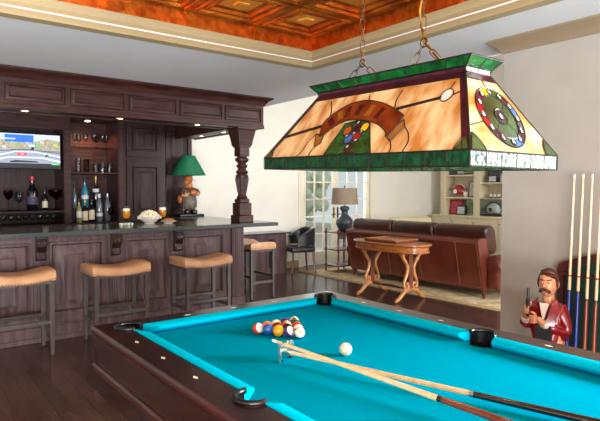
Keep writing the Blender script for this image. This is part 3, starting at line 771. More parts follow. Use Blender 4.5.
# stout figure carrying a sack, one continuous body
N_ = [(0, 0, .26, .085), (0, -.01, .33, .095), (0, -.005, .40, .075), (0, -.01, .45, .04), (0, -.02, .51, .055), (-.06, 0, .16, .055), (-.06, -.01, .045, .042), (.06, 0, .16, .055), (.06, -.01, .045, .042),
      (-.10, -.01, .40, .04), (-.13, -.07, .31, .034), (-.06, -.13, .33, .03), (.10, -.01, .40, .04), (.13, -.07, .33, .034), (.05, -.13, .36, .03), (-.06, -.06, .042, .034), (.06, -.06, .042, .034)]
E_ = [(0, 1), (1, 2), (2, 3), (3, 4), (0, 5), (5, 6), (0, 7), (7, 8), (2, 9), (9, 10), (10, 11), (2, 12), (12, 13), (13, 14), (6, 15), (8, 16)]
mb = MB(); add_mesh(mb, skin_mesh(N_, E_)); mb.ball((0, -.075, .51), (.012, .015, .012), 8, 6); mb.build('figure', 'fig_flesh', lp, smooth=60)
mb = MB(); mb.lathe([(.09, .10), (.125, .14), (.128, .24), (.118, .30), (.1, .33), (.002, .34)], n=20); mb.build('trousers', 'fig_grey', lp, smooth=60)
mb = MB()
add_mesh(mb, skin_mesh([(0, 0, .31, .108), (0, 0, .36, .108), (0, 0, .42, .085), (-.11, -.01, .40, .05), (-.14, -.07, .31, .042), (.11, -.01, .40, .05), (.14, -.07, .33, .042)], [(0, 1), (1, 2), (2, 3), (3, 4), (2, 5), (5, 6)]))
mb.build('coat', 'fig_brown', lp, smooth=60)
MB().ball((-.13, .02, .26), (.04, .05, .065), 14, 10).build('sack', 'fig_orange', lp)
MB().ball((.02, -.14, .36), (.06, .035, .04), 14, 10).build('bundle', 'fig_orange', lp)
mb = MB(); mb.lathe([(.09, .545), (.092, .552), (.06, .56), (.056, .60), (.03, .615), (.002, .617)], (0, -.01, 0), 20); mb.ball((0, -.06, .47), (.042, .03, .05), 12, 8); mb.ball((0, .025, .51), (.062, .05, .055), 12, 8)
mb.build('hat_and_beard', 'fig_orange', lp, smooth=60)
for s in (-1, 1): MB().box(s*.06-.04, s*.06+.04, -.11, .03, .035, .10, .02, 3).build('boot', 'black', lp)
MB().cyl((-.135, -.10, .04), (-.115, -.10, .56), .006, n=8).build('staff', 'fig_brown', lp)
MB().cyl((0, .03, .58), (0, .0, .66), .009, n=10).cyl((0, 0, .64), (0, 0, .70), .018, n=12).build('lamp_socket', 'old_brass', lp)
mb = MB(); mb.lathe([(.265, .625), (.10, .925), (.097, .925), (.262, .625)], n=36, caps=False)
# close the shade wall into a ring
sh = mb.build('lamp_shade', 'green_shade', lp, smooth=60)
mb = MB()
for k in range(3):
    a = 2*PI*k/3; mb.cyl((0, 0, .70), (.225*math.cos(a), .225*math.sin(a), .70), .003, n=6)
mb.build('shade_spider', 'old_brass', lp)

# ------------------------------------------------------------------ low cabinet and armchair by the glazed doors
lc = thing('low_cabinet', 'low dark wooden cabinet with pale stone top beyond the bar end', 'cabinet', (5.0, 8.05, 0))
mb = MB(); mb.box(4.24, 5.72, 7.86, YN, .0, .70); 
for a, b in ((4.28, 4.74), (4.76, 5.22)): raised_panel(mb, a, b, .1, .66, 7.86, .01, .06)
mb.build('body', 'wood_bar', lc)
MB().box(4.24, 5.80, 7.82, YN, .70, .735, .005).build('stone_top', 'slate_ceramic', lc)
kn = MB().box(5.34, 5.46, 7.845, 7.86, .12, .62, .004).build('vent_panel', 'black', lc)
ac = thing('armchair', 'black leather barrel armchair with dark red wooden legs beside the glazed doors', 'chair', (5.93, 7.74, 0), math.radians(-108), world=False)
ac.scale = (.88, .88, .95)
MB().box(-.27, .27, -.26, .25, .40, .50, .035, 3).build('seat', 'black_leather', ac)
mb = MB(); rings = []
for i in range(17):
    a = math.radians(-200+220*i/16); 
    q = abs(i-8)/8; zt = .86-.16*max(0, q-.45)/.55; zb = .53
    cxx, cyy = .30*math.cos(a), -.02-.30*math.sin(a)*.98
    dx, dy = math.cos(a), -math.sin(a)
    w = .042
    rings.append([(cxx-dx*w, cyy-dy*w, zb), (cxx+dx*w, cyy+dy*w, zb), (cxx+dx*w*1.1, cyy+dy*w*1.1, zt-.02), (cxx+dx*w*.5, cyy+dy*w*.5, zt), (cxx-dx*w*.5, cyy-dy*w*.5, zt), (cxx-dx*w*1.1, cyy-dy*w*1.1, zt-.02)])
mb.loft(rings); mb.build('backrest', 'black_leather', ac, smooth=50)
for x, y in ((-.27, -.12), (.27, -.12), (-.2, .235), (.2, .235)):
    MB().tube([(x, y, .42), (x*1.06, y*1.04, .64)], .018, 8).build('support', 'walnut', ac)
for x, y in ((-.23, -.22), (.23, -.22), (-.22, .22), (.22, .22)):
    l = MB().tube([(x, y, .42), (x*1.02, y*1.02, .25), (x*1.15, y*1.15, .035)], [.026, .022, .016], 8).build('leg', 'walnut', ac)
    MB().ball((x*1.15, y*1.15, .022), .022, 10, 8).build('caster', 'bronze', l)

# ------------------------------------------------------------------ rug, sofa and side table
rg = thing('area_rug', 'beige patterned area rug under the leather sofa', 'rug', (7.4, 5.3, 0))
MB().box(5.93, 9.4, 2.2, 7.78, 0, .012, .003).build('border', 'rug_border', rg)
MB().box(6.03, 9.3, 2.3, 7.68, .0121, .0145).build('field', 'rug', rg)
RZ = .0145
sf = thing('leather_sofa', 'long brown leather sofa seen from behind on the beige rug', 'sofa', (6.8, 5.57, RZ))
ya, yb = 4.25, 6.86
bk = [(6.39, .13), (6.245, .79), (6.265, .825), (6.34, .84), (6.44, .83), (6.47, .79), (6.60, .40), (6.60, .13)]
def backprof(y, sx=0): return [(x+(sx if x > 6.4 else 0), y, z) for x, z in bk]
mb = MB(); mb.loft([backprof(ya), backprof(ya+.03), backprof(yb-.03), backprof(yb)]); q = mb.build('back', 'brown_leather', sf, smooth=35)
mb = MB()
for y in (4.62, 5.30, 5.93, 6.50): mb.tube([(6.382, y, .16), (6.248, y, .77)], .004, 5)
mb.tube([(6.248, ya+.03, .775), (6.248, yb-.03, .775)], .005, 5).tube([(6.383, ya+.03, .165), (6.383, yb-.03, .165)], .004, 5)
for y in (ya+.025, yb-.025): mb.tube([(6.382, y, .16), (6.248, y, .77)], .004, 5)
mb.build('seam', 'stitch', q)
MB().box(6.45, 7.30, ya+.05, yb-.05, .13, .36, .02, 2).build('seat_base', 'brown_leather', sf)
for k in range(3):
    a = ya+.05+(yb-ya-.10)*k/3; b = ya+.05+(yb-ya-.10)*(k+1)/3
    MB().box(6.56, 7.34, a+.005, b-.005, .36, .50, .05, 3).build('seat_cushion', 'brown_leather', sf)
    mb = MB(); rings = []; a_, b_ = (ya-.02 if k == 0 else a), (yb+.02 if k == 2 else b)
    for y, q in ((a_+.012, .72), (a_+.016, .86), (a_+.035, .96), (a_+.08, 1.0), ((a_+b_)/2, .985), (b_-.08, 1.0), (b_-.035, .96), (b_-.016, .86), (b_-.012, .72)):
        ring = []
        for jj in range(24):
            u_ = 2*PI*jj/24; c_, s_ = math.cos(u_), math.sin(u_)
            lx_ = math.copysign(abs(c_)**.55, c_)*.125*q; lz_ = math.copysign(abs(s_)**.55, s_)*.20*(.4+.6*q)
            ring.append((6.555+lx_-lz_*.22, y, .80+lz_+lx_*.1))
        rings.append(ring)
    mb.loft(rings); mb.build('back_cushion', 'dark_leather', sf, smooth=60)
for y0, y1 in ((ya-.22, ya+.04), (yb-.04, yb+.22)):
    mb = MB(); ym = (y0+y1)/2; rings = []
    prof = [(y0+.03, .13), (y0+.04, .36)]+[(ym+.145*math.cos(a), .465+.145*math.sin(a)) for a in [math.radians(200-220*i/10) for i in range(11)]]+[(y1-.04, .36), (y1-.02, .13)]
    sc = lambda x, k: [(x, ym+(y-ym)*k, .4+(z-.4)*k) for y, z in prof]
    mb.loft([sc(6.45, .6), sc(6.46, .78), sc(6.49, .92), sc(6.54, 1), sc(7.30, 1), sc(7.34, .9)]); mb.build('arm', 'brown_leather', sf, smooth=45)
for x in (6.43, 7.24):
    for y in (ya+.02, yb-.02): MB().lathe([(.022, 0), (.03, .10), (.034, .125)], (x, y, RZ), 12).build('foot', 'walnut', sf)
# beige pillow on the seat beyond
pl = MB(); rings = []
for i in range(9):
    t_ = -1+2*i/8; s_ = (1-t_**4)**.5+.05
    rings.append([(7.0+.1*s_*math.cos(a)+.12*math.sin(a), 6.36+.36*t_, .80+.2*s_*math.sin(a)) for a in [2*PI*j/14 for j in range(14)]])
pl.loft(rings); o = None
ch = thing('upholstered_chair', 'beige upholstered chair whose top shows above the far end of the sofa', 'chair', (8.0, 7.1, RZ), math.radians(150), world=False)
MB().box(-.36, .36, -.36, .36, .15, .46, .05, 3).build('seat', 'beige_fabric', ch)
MB().box(-.42, .42, .26, .44, .15, .97, .07, 4).build('backrest', 'beige_fabric', ch)
for s in (-1, 1):
    MB().box(s*.42-.07, s*.42+.07, -.36, .34, .15, .64, .05, 3).build('armrest', 'beige_fabric', ch)
    for y in (-.3, .36): MB().lathe([(.018, 0), (.026, .16)], (s*.38, y, 0), 10).build('leg', 'walnut', ch)
pl.bm.free()
sd = thing('side_table', 'three-tier wooden side table with turned posts beside the sofa', 'side table', (6.60, 7.36, RZ), world=False)
for i, z in enumerate((.10, .39, .70)):
    MB().box(-.25, .25, -.2, .2, z, z+.022, .005).build('top' if i == 2 else 'shelf', 'walnut', sd)
for x in (-.22, .22):
    for y in (-.17, .17):
        MB().lathe([(.016, 0), (.02, .03), (.014, .06), (.022, .10), (.022, .125), (.014, .15), (.02, .25), (.014, .35), (.022, .39), (.022, .415), (.014, .45), (.021, .56), (.014, .66), (.022, .69), (.022, .735), (.014, .75), (.02, .77), (.002, .785)], (x, y, 0), 12).build('post', 'walnut', sd)
tl = thing('table_lamp', 'table lamp with a dark ceramic gourd base and grey linen drum shade', 'lamp', (6.68, 7.36, RZ+.722), world=False)
MB().lathe([(.085, 0), (.10, .012), (.13, .06), (.16, .14), (.15, .21), (.10, .27), (.06, .31), (.055, .36), (.085, .40), (.09, .43), (.06, .455), (.03, .46)], n=28).build('base', 'slate_ceramic', tl, smooth=60)
MB().cyl((0, 0, .45), (0, 0, .62), .01, n=10).lathe([(.012, .80), (.014, .82), (.002, .835)], n=10).build('stem', 'bronze', tl)
MB().lathe([(.245, .49), (.225, .79), (.222, .79), (.242, .49)], n=36, caps=False).build('lamp_shade', 'linen_shade', tl, smooth=60)
mb = MB()
for k in range(3):
    a = 2*PI*k/3; mb.cyl((0, 0, .785), (.224*math.cos(a), .224*math.sin(a), .785), .003, n=6)
mb.cyl((0, 0, .6), (0, 0, .81), .004, n=6)
mb.build('shade_spider', 'bronze', tl)

# ------------------------------------------------------------------ lyre-legged game table
gt = thing('game_table', 'oval wooden game table on two carved lyre pedestals behind the sofa', 'table', (5.57, 5.18, 0), world=False)
gt.scale = (.84, .90, .965)
def oval(a, b, n=48, e=2.6):
    return [(math.copysign(abs(math.cos(t))**(2/e), math.cos(t))*a, math.copysign(abs(math.sin(t))**(2/e), math.sin(t))*b) for t in [2*PI*i/n for i in range(n)]]
def slab(mb, layers):
    mb.loft([[(x, y, z) for x, y in oval(a, b)] for a, b, z in layers])
mb = MB(); slab(mb, [(.33, .70, .775), (.345, .715, .782), (.345, .715, .797), (.335, .705, .805)]); mb.build('top', 'oak', gt, smooth=30)
mb = MB(); slab(mb, [(.31, .68, .68), (.318, .688, .685), (.318, .688, .70), (.305, .675, .705), (.305, .675, .76), (.32, .69, .775)]); mb.build('apron', 'oak', gt, smooth=30)
mb = MB(); mb.box(-.27, .27, -.33, .33, .805, .835, .006); tray = mb.build('game_board', 'walnut', gt)
mb = MB()
for i in range(8):
    for j in range(8):
        if (i+j) % 2: mb.box(-.2+.05*i, -.15+.05*i, -.2+.05*j, -.15+.05*j, .8351, .836)
mb.build('chequer_inlay', 'oak_pale', tray)
mb = MB(); mb.box(-.27, -.25, -.33, .33, .835, .85).box(.25, .27, -.33, .33, .835, .85).box(-.25, .25, -.33, -.31, .835, .85).box(-.25, .25, .31, .33, .835, .85); mb.build('board_rim', 'oak', tray)
def lyre_side(s):
    pts = []
    ctrl = [(.05, .205), (.10, .20), (.135, .225), (.13, .27), (.09, .285), (.065, .26), (.085, .24)]
    outer = [(.20, .66), (.17, .60), (.115, .54), (.075, .47), (.085, .39), (.13, .31), (.155, .25), (.14, .195), (.09, .175), (.055, .205), (.065, .25), (.10, .255)]
    # smooth by Catmull-Rom
    P_ = [V((s*a, 0, b)) for a, b in outer]; out = []
    for i in range(len(P_)-1):
        p0, p1, p2, p3 = P_[max(i-1, 0)], P_[i], P_[i+1], P_[min(i+2, len(P_)-1)]
        for k in range(5):
            t = k/5; out.append(.5*((2*p1)+(p2-p0)*t+(2*p0-5*p1+4*p2-p3)*t*t+(3*p1-p0-3*p2+p3)*t**3))
    out.append(P_[-1]); return out
for yc in (-.40, .40):
    mb = MB()
    for s in (-1, 1):
        p = [v+V((0, yc, 0)) for v in lyre_side(s)]; n_ = len(p)
        mb.tube(p, [.030-.012*i/n_ for i in range(n_)], 10)
        mb.ball((s*.095, yc, .245), (.024, .03, .024), 10, 8)
        mb.cyl((s*.2, yc-.03, .655), (s*.2, yc+.03, .655), .034, n=14)
    ly_ = mb.build('lyre', 'oak_pale', gt, smooth=50)
    MB().box(-.05, .05, yc-.014, yc+.014, .17, .68, .004).build('slat', 'walnut', ly_)
    MB().box(-.25, .25, yc-.035, yc+.035, .655, .685, .006).build('bearer', 'oak', gt)
    mb = MB(); mb.box(-.13, .13, yc-.032, yc+.032, .145, .185, .008, 2).build('foot_block', 'oak', gt)
    for s in (-1, 1):
        f = MB().tube([(s*.05, yc, .16), (s*.13, yc, .15), (s*.20, yc, .10), (s*.27, yc, .045), (s*.33, yc, .035)], [.036, .036, .03, .024, .026], 10).build('foot', 'oak_pale', gt, smooth=50)
        MB().ball((s*.335, yc, .022), (.03, .026, .022), 12, 8).build('foot_cap', 'oak', f)
MB().tube([(0, -.40, .165), (0, -.2, .16), (0, 0, .165), (0, .2, .16), (0, .40, .165)], [.022, .016, .024, .016, .022], 10).build('stretcher', 'walnut', gt)
# ------------------------------------------------------------------ built-in bookcase on the far wall
bc = thing('bookcase', 'cream built-in bookcase with open shelves above beadboard cupboards, on the far wall', 'bookcase', (10.3, 7.1, 0))
BX = 10.2
MB().box(XE-.02, XE, 5.6, 7.93, .92, 2.75).build('back_panel', 'bookcase_cream', bc)
mb = MB()
for y0, y1 in ((7.80, 7.93), (6.89, 7.05), (5.6, 5.75)): mb.box(BX-.02, XE-.02, y0, y1, .92, 2.75, .004)
mb.box(BX-.02, XE-.02, 5.6, 7.93, 2.55, 2.75).box(BX-.06, XE-.02, 5.6, 7.95, 2.70, 2.78, .01)
mb.build('upright', 'bookcase_cream', bc)
SH = {'L': (.93, 1.335, 1.83, 2.25), 'R': (.95, 1.32, 1.655, 2.0)}
for z in SH['L'][1:]: MB().box(BX, XE-.02, 7.05, 7.80, z-.035, z, .003).build('shelf', 'bookcase_cream', bc)
for z in SH['R'][1:]: MB().box(BX, XE-.02, 5.75, 6.89, z-.035, z, .003).build('shelf', 'bookcase_cream', bc)
MB().box(BX-.17, XE-.02, 5.6, 8.06, .885, .93, .008).build('counter', 'bookcase_cream', bc)
mb = MB(); mb.box(BX-.14, XE-.02, 5.6, 8.06, 0, .885)
mb.build('base', 'bookcase_cream', bc)
for y0, y1 in ((7.54, 8.02), (7.0, 7.50), (6.38, 6.96), (5.75, 6.34)):
    mb = MB(); mb.box(BX-.16, BX-.14, y0, y1, .1, .85, .003)
    y = y0+.06
    while y < y1-.05:
        mb.box(BX-.166, BX-.16, y-.031, y+.031, .16, .79, .004); y += .068
    dd = mb.build('cupboard_door', 'bookcase_cream', bc)
    MB().ball((BX-.175, y1-.03, .78), .012, 8, 6).build('knob', 'bronze', dd)
def picture(y, z, w, h, m, fr, lab, tilt=0.12, x=BX+.12):
    t = thing('picture_frame', lab, 'picture frame', (x, y, z), -PI/2, 'framed pictures in the bookcase', world=False)
    M_ = Matrix.Rotation(-tilt, 4, 'X')
    mb = MB(); mb.box(-w/2, w/2, -.01, .01, 0, h, .003, M=M_); mb.build('frame', fr, t)
    b_ = min(w, h)*.12
    mb = MB(); mb.box(-w/2+b_, w/2-b_, -.0115, -.010, b_, h-b_, M=M_); mb.build('photo', m, t)
    MB().box(-.015, .015, .012+h*.11, .02+h*.16, 0, .02).build('foot', fr, t)
    return t
picture(7.60, .93, .34, .34, 'photo_red', 'frame_red', 'large red framed photo leaning at the left of the lowest left shelf')
picture(7.42, .93, .24, .21, 'photo_light', 'frame_black', 'black framed photo with light figures, centre of the lowest left shelf', x=BX+.05)
picture(7.22, .93, .22, .34, 'photo_green', 'silver_frame', 'tall silver framed photo at the right of the lowest left shelf')
picture(7.18, 1.335, .2, .36, 'photo_light', 'frame_red', 'tall framed photo right of the red helmet')
picture(7.69, 1.83, .2, .26, 'photo_dark', 'frame_black', 'small dark framed photo at the left of the top left shelf')
picture(7.48, 1.83, .24, .28, 'photo_light', 'frame_black', 'pale photo in the middle of the top left shelf')
picture(7.25, 1.83, .32, .28, 'photo_green', 'frame_black', 'greenish wide photo at the right of the top left shelf')
picture(6.62, 1.655, .36, .32, 'photo_dark', 'frame_black', 'dark framed photo at the left of the upper right shelf')
picture(6.35, 1.655, .22, .18, 'photo_light', 'silver_frame', 'small pale photo right of the dark one on the upper right shelf', x=BX+.06)
picture(6.29, 1.32, .34, .3, 'photo_light', 'silver_frame', 'grey framed photo right of the three white balls')
picture(6.62, 1.655+.0, .2, .14, 'photo_light', 'frame_black', 'low pale photo before the dark frame on the upper right shelf', x=BX+.03)
def helmet(y, z, m, lab, stripe):
    t = thing('football_helmet', lab, 'helmet', (BX+.14, y, z), 0, 'football helmets in the bookcase', world=False)
    mb = MB(); rings = []
    for i in range(12):
        a = -0.55+(PI/2+.55)*i/11
        rr_, zz = .155*math.cos(a), .13+.15*math.sin(a)
        rings.append([(rr_*.95*math.cos(b), rr_*1.15*math.sin(b), max(0.0, zz)) for b in [2*PI*j/24 for j in range(24)]])
    mb.loft(rings); mb.build('shell', m, t, smooth=60)
    mb = MB(); mb.tube([(-.02+.0*k, .175*math.cos(a), .13+.15*math.sin(a)+.004) for k, a in enumerate([math.radians(v) for v in range(-10, 191, 12)])], .012, 6); mb.build('stripe', stripe, t)
    mb = MB()
    for z_ in (.05, .085, .12): mb.tube([(-.08, .17, z_), (-.10, .25, z_), (0.0, .275, z_), (.10, .25, z_), (.08, .17, z_)], .007, 6)
    mb.tube([(-.06, .26, .04), (-.06, .26, .125)], .007, 6).tube([(.06, .26, .04), (.06, .26, .125)], .007, 6)
    mb.build('face_mask', 'steel' if m == 'helmet_white' else 'helmet_white', t)
    MB().ball((-.15, .01, .12), (.008, .05, .05), 12, 8).build('side_emblem', stripe, t)
    return t
helmet(7.53, 1.335, 'helmet_red', 'red football helmet on the middle left shelf', 'helmet_white')
helmet(6.64, .95, 'helmet_white', 'white football helmet in its clear case on the lowest right shelf', 'frame_black')
c_ = thing('display_case', 'clear display case over the white football helmet', 'display case', (BX+.14, 6.62, .95), world=False)
MB().box(-.155, .155, -.24, .32, 0, .012).build('base', 'frame_black', c_)
mb = MB(); mb.box(-.155, -.152, -.24, .32, .012, .36).box(-.155, .155, -.24, -.237, .012, .36).box(-.155, .155, .317, .32, .012, .36).box(-.155, .155, -.24, .32, .357, .36); mb.build('cover', 'glass', c_)
for o_ in bpy.data.objects:
    if o_.get('label', '').startswith('white football helmet'): o_.location.z += .012; o_.scale = (.92,)*3
picture(6.10, .95, .24, .32, 'photo_red', 'frame_black', 'dark framed red photo right of the helmet case')
cup = MB().lathe([(.03, 0), (.045, .05), (.05, .12), (.046, .12), (.04, .05), (.002, .01)], n=16).build('cup', 'china'); cup.location = (BX+.08, 7.32, 1.335); tag(cup, 'small white cup between the red helmet and the tall photo', 'cup')
for i in range(3):
    s = thing('signed_baseball', ['left', 'middle', 'right'][i]+' of the three white baseballs in a row on the middle right shelf', 'ball', (BX+.1, 6.69-.092*i, 1.32), group='white baseballs', world=False)
    MB().ball((0, 0, .055), .037, 16, 10).build('cover', 'helmet_white', s); MB().lathe([(.03, 0), (.03, .012), (.02, .022)], n=14).build('stand', 'frame_black', s)

# ------------------------------------------------------------------ the billiard table
TC = (1.592, 1.49)
pt = thing('billiard_table', 'mahogany billiard table covered in bright turquoise cloth', 'billiard table', (TC[0], TC[1], 0))
ix, iy = .642, 1.155            # wood / cushion line
ox, oy = .776, 1.29            # outside of the rail
ZBED, ZR = .76, .805
RP = .066
def inner_outline(out):
    """outline of the wood opening (out=True) or of the slate bed (out=False), going anticlockwise"""
    p = []
    def a(cx, cy, r, s, e, n=14): p.extend(arc(TC[0]+cx, TC[1]+cy, r, s, e, n))
    if out:
        a(-ix, -iy, RP, 90, 360); a(ix, -iy, RP, 180, 450); a(ix, 0, RP, -90, 90); a(ix, iy, RP, 270, 540); a(-ix, iy, RP, 0, 270); a(-ix, 0, RP, 90, 270)
    else:
        a(-ix, -iy, RP, 90, 0); a(ix, -iy, RP, 180, 90); a(ix, 0, RP, 270, 90); a(ix, iy, RP, 270, 180); a(-ix, iy, RP, 0, -90); a(-ix, 0, RP, 90, -90)
    return p
rect = [(TC[0]-ox, TC[1]-oy), (TC[0]+ox, TC[1]-oy), (TC[0]+ox, TC[1]+oy), (TC[0]-ox, TC[1]+oy)]
mb = MB(); mb.prism(rect, (0, 0, 0), (1, 0, 0), (0, 1, 0), .735, ZR, holes=[inner_outline(True)])
rail = mb.build('rail_cap', 'mahogany', pt, smooth=0)
def rect_ring(mb, prof):
    mb.loft([[(TC[0]-ox-p, TC[1]-oy-p, z), (TC[0]+ox+p, TC[1]-oy-p, z), (TC[0]+ox+p, TC[1]+oy+p, z), (TC[0]-ox-p, TC[1]+oy+p, z)] for p, z in prof], caps=False, loop=True)
mb = MB(); rect_ring(mb, [(0, ZR), (.003, ZR-.002), (.008, ZR-.012), (.009, ZR-.028), (.003, ZR-.04), (-.004, ZR-.05), (-.01, ZR-.07), (-.02, ZR-.07), (-.02, ZR-.03), (-.001, ZR-.02)])
mb.build('rail_moulding', 'mahogany_light', pt, smooth=35)
mb = MB(); rect_ring(mb, [(-.008, .735), (-.008, .60), (-.04, .60), (-.04, .735)]); mb.build('apron', 'mahogany', pt, smooth=0)
mb = MB(); rect_ring(mb, [(-.012, .622), (0, .618), (.008, .608), (.008, .598), (.002, .59), (.002, .578), (-.012, .57), (-.05, .57), (-.05, .622)]); mb.build('apron_moulding', 'mahogany_light', pt, smooth=30)
for sx in (-1, 1):
    for sy in (-1, 1):
        cx_, cy_ = TC[0]+sx*.52, TC[1]+sy*1.0
        MB().box(cx_-.1, cx_+.1, cy_-.1, cy_+.1, .48, .56, .006).lathe([(.095, .48), (.07, .44), (.085, .38), (.095, .30), (.06, .12), (.075, .08), (.09, .03), (.085, 0)], (cx_, cy_, 0), sq=True).build('leg', 'mahogany', pt, smooth=20)
mb = MB(); mb.box(TC[0]-.66, TC[0]+.66, TC[1]-1.2, TC[1]+1.2, .565, .60); mb.build('cabinet_floor', 'mahogany', pt)
mb = MB(); mb.prism(inner_outline(False), (0, 0, 0), (1, 0, 0), (0, 1, 0), ZBED-.025, ZBED); mb.build('bed_cloth', 'felt', pt, smooth=0)
# six cushions
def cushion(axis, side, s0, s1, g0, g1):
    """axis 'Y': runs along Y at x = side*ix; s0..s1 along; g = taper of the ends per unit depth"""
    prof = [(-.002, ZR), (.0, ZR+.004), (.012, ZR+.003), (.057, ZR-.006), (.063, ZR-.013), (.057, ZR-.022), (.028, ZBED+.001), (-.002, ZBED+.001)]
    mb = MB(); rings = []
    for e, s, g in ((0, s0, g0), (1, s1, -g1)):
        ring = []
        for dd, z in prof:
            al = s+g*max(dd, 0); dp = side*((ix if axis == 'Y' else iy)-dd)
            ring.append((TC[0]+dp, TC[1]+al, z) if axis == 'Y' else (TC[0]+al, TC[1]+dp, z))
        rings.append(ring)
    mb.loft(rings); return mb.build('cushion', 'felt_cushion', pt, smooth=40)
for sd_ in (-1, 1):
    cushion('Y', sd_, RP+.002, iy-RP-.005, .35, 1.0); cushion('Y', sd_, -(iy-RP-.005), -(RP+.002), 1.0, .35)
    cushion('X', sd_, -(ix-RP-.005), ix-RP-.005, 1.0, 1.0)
# pockets
def pocket(cx, cy, a0, a1):
    c = (TC[0]+cx, TC[1]+cy)
    mb = MB(); n = 28; rings = []
    for r_, z in ((RP-.001, ZBED-.03 if False else ZR-.003), (RP-.006, ZR-.003), (RP-.01, .62), (RP-.005, .62)): pass
    pts = arc(c[0], c[1], RP-.004, a0-6, a1+6, 26)
    mb.tube([(x, y, ZR+.004) for x, y in pts], .011, 8)
    q = mb.build('pocket', 'pocket_black', pt, smooth=60)
    mb = MB(); pts = arc(c[0], c[1], RP-.002, a0, a1, 26); pts2 = arc(c[0], c[1], RP-.008, a0, a1, 26)
    mb.loft([[(x, y, z) for (x, y) in pts]+[(x, y, z) for (x, y) in pts2[::-1]] for z in (ZR+.002, .70)])
    mb.lathe([(RP-.001, .734), (RP-.001, .605), (RP-.008, .605), (RP-.008, .734)], (c[0], c[1], 0), 28, caps=False).lathe([(RP-.008, .605), (.002, .602)], (c[0], c[1], 0), 28)
    mb.build('pocket_liner', 'pocket_black', q, smooth=60)
pocket(-ix, iy, 0, 270); pocket(ix, iy, 270, 540); pocket(-ix, -iy, 90, 360); pocket(ix, -iy, 180, 450); pocket(-ix, 0, 90, 270); pocket(ix, 0, -90, 90)
for sx in (-1, 1):
    for k in (-3, -2, -1, 1, 2, 3):
        y = TC[1]+k*.29; x = TC[0]+sx*.708
        MB().prism([(-.009, 0), (0, -.02), (.009, 0), (0, .02)], (x, y, ZR), (1, 0, 0), (0, 1, 0), -.001, .0008).build('sight', 'pearl', pt, smooth=0)
for sy in (-1, 1):
    for k in (-1, 0, 1):
        x = TC[0]+k*.29; y = TC[1]+sy*1.222
        MB().prism([(-.02, 0), (0, -.009), (.02, 0), (0, .009)], (x, y, ZR), (1, 0, 0), (0, 1, 0), -.001, .0008).build('sight', 'pearl', pt, smooth=0)

# balls
RB = .0286
BC = {1: 'e8a413', 2: '12539e', 3: 'c8321c', 4: '3a1f74', 5: 'e06a1c', 6: '0d5a3c', 7: '6c1a1c', 8: '101013'}
for k, h in BC.items(): mat('ball_%s' % ['', 'yellow', 'blue', 'red', 'purple', 'orange', 'green', 'maroon', 'black'][k], h, 0.08, coat=0.7)
mat('ball_white', 'f2ead6', 0.08, coat=0.7)
BN = ['', 'yellow', 'blue', 'red', 'purple', 'orange', 'green', 'maroon', 'black']
CAMV = V((0, 0, 1.49))
def pool_ball(num, x, y, lab, look=None, pole=False):
    """look: direction in which the numbered side faces"""
    t = thing('billiard_ball', lab, 'billiard ball', (x, y, ZBED), group='racked billiard balls', world=False)
    c = V((0, 0, RB)); stripe = num > 8; colour = 'ball_'+BN[num-8 if stripe else num]
    f = V(look).normalized() if look is not None else V((-.3, -.5, .8)).normalized()
    Q = f.to_track_quat('Z', 'Y').to_matrix().to_4x4()
    mb = MB(); mb.ball(c, RB, 24, 18, M=Q); 
    for face in mb.bm.faces:
        l = Q.inverted() @ (face.calc_center_median()-c)
        ax = l.z if pole else l.y                                   # the stripe runs round through the number
        face.material_index = 1 if (stripe and abs(ax) > RB*.5) else 0
    o = mb.build('body', [colour, 'ball_white'], t, smooth=80)
    T = Matrix.Translation(c) @ Q
    mb = MB(); a_ = .42
    mb.loft([[T @ V((RB*1.004*math.sin(a_*k/4)*math.cos(b), RB*1.004*math.sin(a_*k/4)*math.sin(b), RB*1.004*math.cos(a_*k/4))) for b in [2*PI*j/20 for j in range(20)]] for k in (4, 3, 2, 1, .05)], caps=True)
    mb.build('number_spot', 'ball_white', t, smooth=80)
    text_mesh(str(num), .021 if pole else .014, 'number', 'ball_black', t, T @ Matrix.Translation((0, 0, RB*1.006)))
    return t
cv = lambda x, y: (CAMV-V((x, y, .79))).normalized()
order = {(0, 0): 10, (1, 0): 12, (2, 0): 1, (3, 0): 2, (4, 0): 11, (1, 1): 14, (2, 1): 8, (3, 1): 7, (4, 1): 5, (2, 2): 3, (3, 2): 13, (4, 2): 9, (3, 3): 6, (4, 3): 4, (4, 4): 15}
labs = {10: 'white-sided striped ball at the apex of the rack, nearest the cue', 12: 'purple and white striped ball behind the apex in the front row', 1: 'yellow ball in the middle of the front row of the rack', 2: 'blue ball between the yellow and the red striped ball', 11: 'red and white striped ball at the left corner of the rack',
        14: 'green and white striped ball at the right beside the apex', 8: 'black ball in the centre of the rack', 7: 'maroon ball behind the yellow ball', 5: 'plain orange ball behind the blue and red balls', 3: 'plain red ball on the right side of the rack', 13: 'orange and white striped ball inside the back half of the rack', 9: 'yellow and white striped ball in the last row of the rack', 6: 'plain green ball on the right side of the rack', 4: 'plain purple ball in the last row of the rack', 15: 'maroon and white striped ball at the far corner of the rack'}
for (k, i), num in order.items():
    x = 1.597+(i-k/2)*2*RB*1.004; y = 2.085+k*2*RB*.8675
    d_ = cv(x, y); side = V((.793, -.609, 0)); up = V((0, 0, 1))
    look = {10: d_+.15*up+.1*side, 12: d_*.6+.75*side+.45*up, 11: d_*.7+.75*side+.25*up, 1: -d_+up*.2, 2: side-d_*.2+up*.2, 14: side+d_*.3, 13: up}.get(num, V((random.uniform(-1, 1), random.uniform(-.2, 1), random.uniform(-.6, .9))))
    pool_ball(num, x, y, labs[num], look, num in (10, 11, 12))
cb = MB().ball((0, 0, RB), RB, 28, 18).build('cue_ball', 'ivory', smooth=80); cb.location = (1.594, 1.747, ZBED)
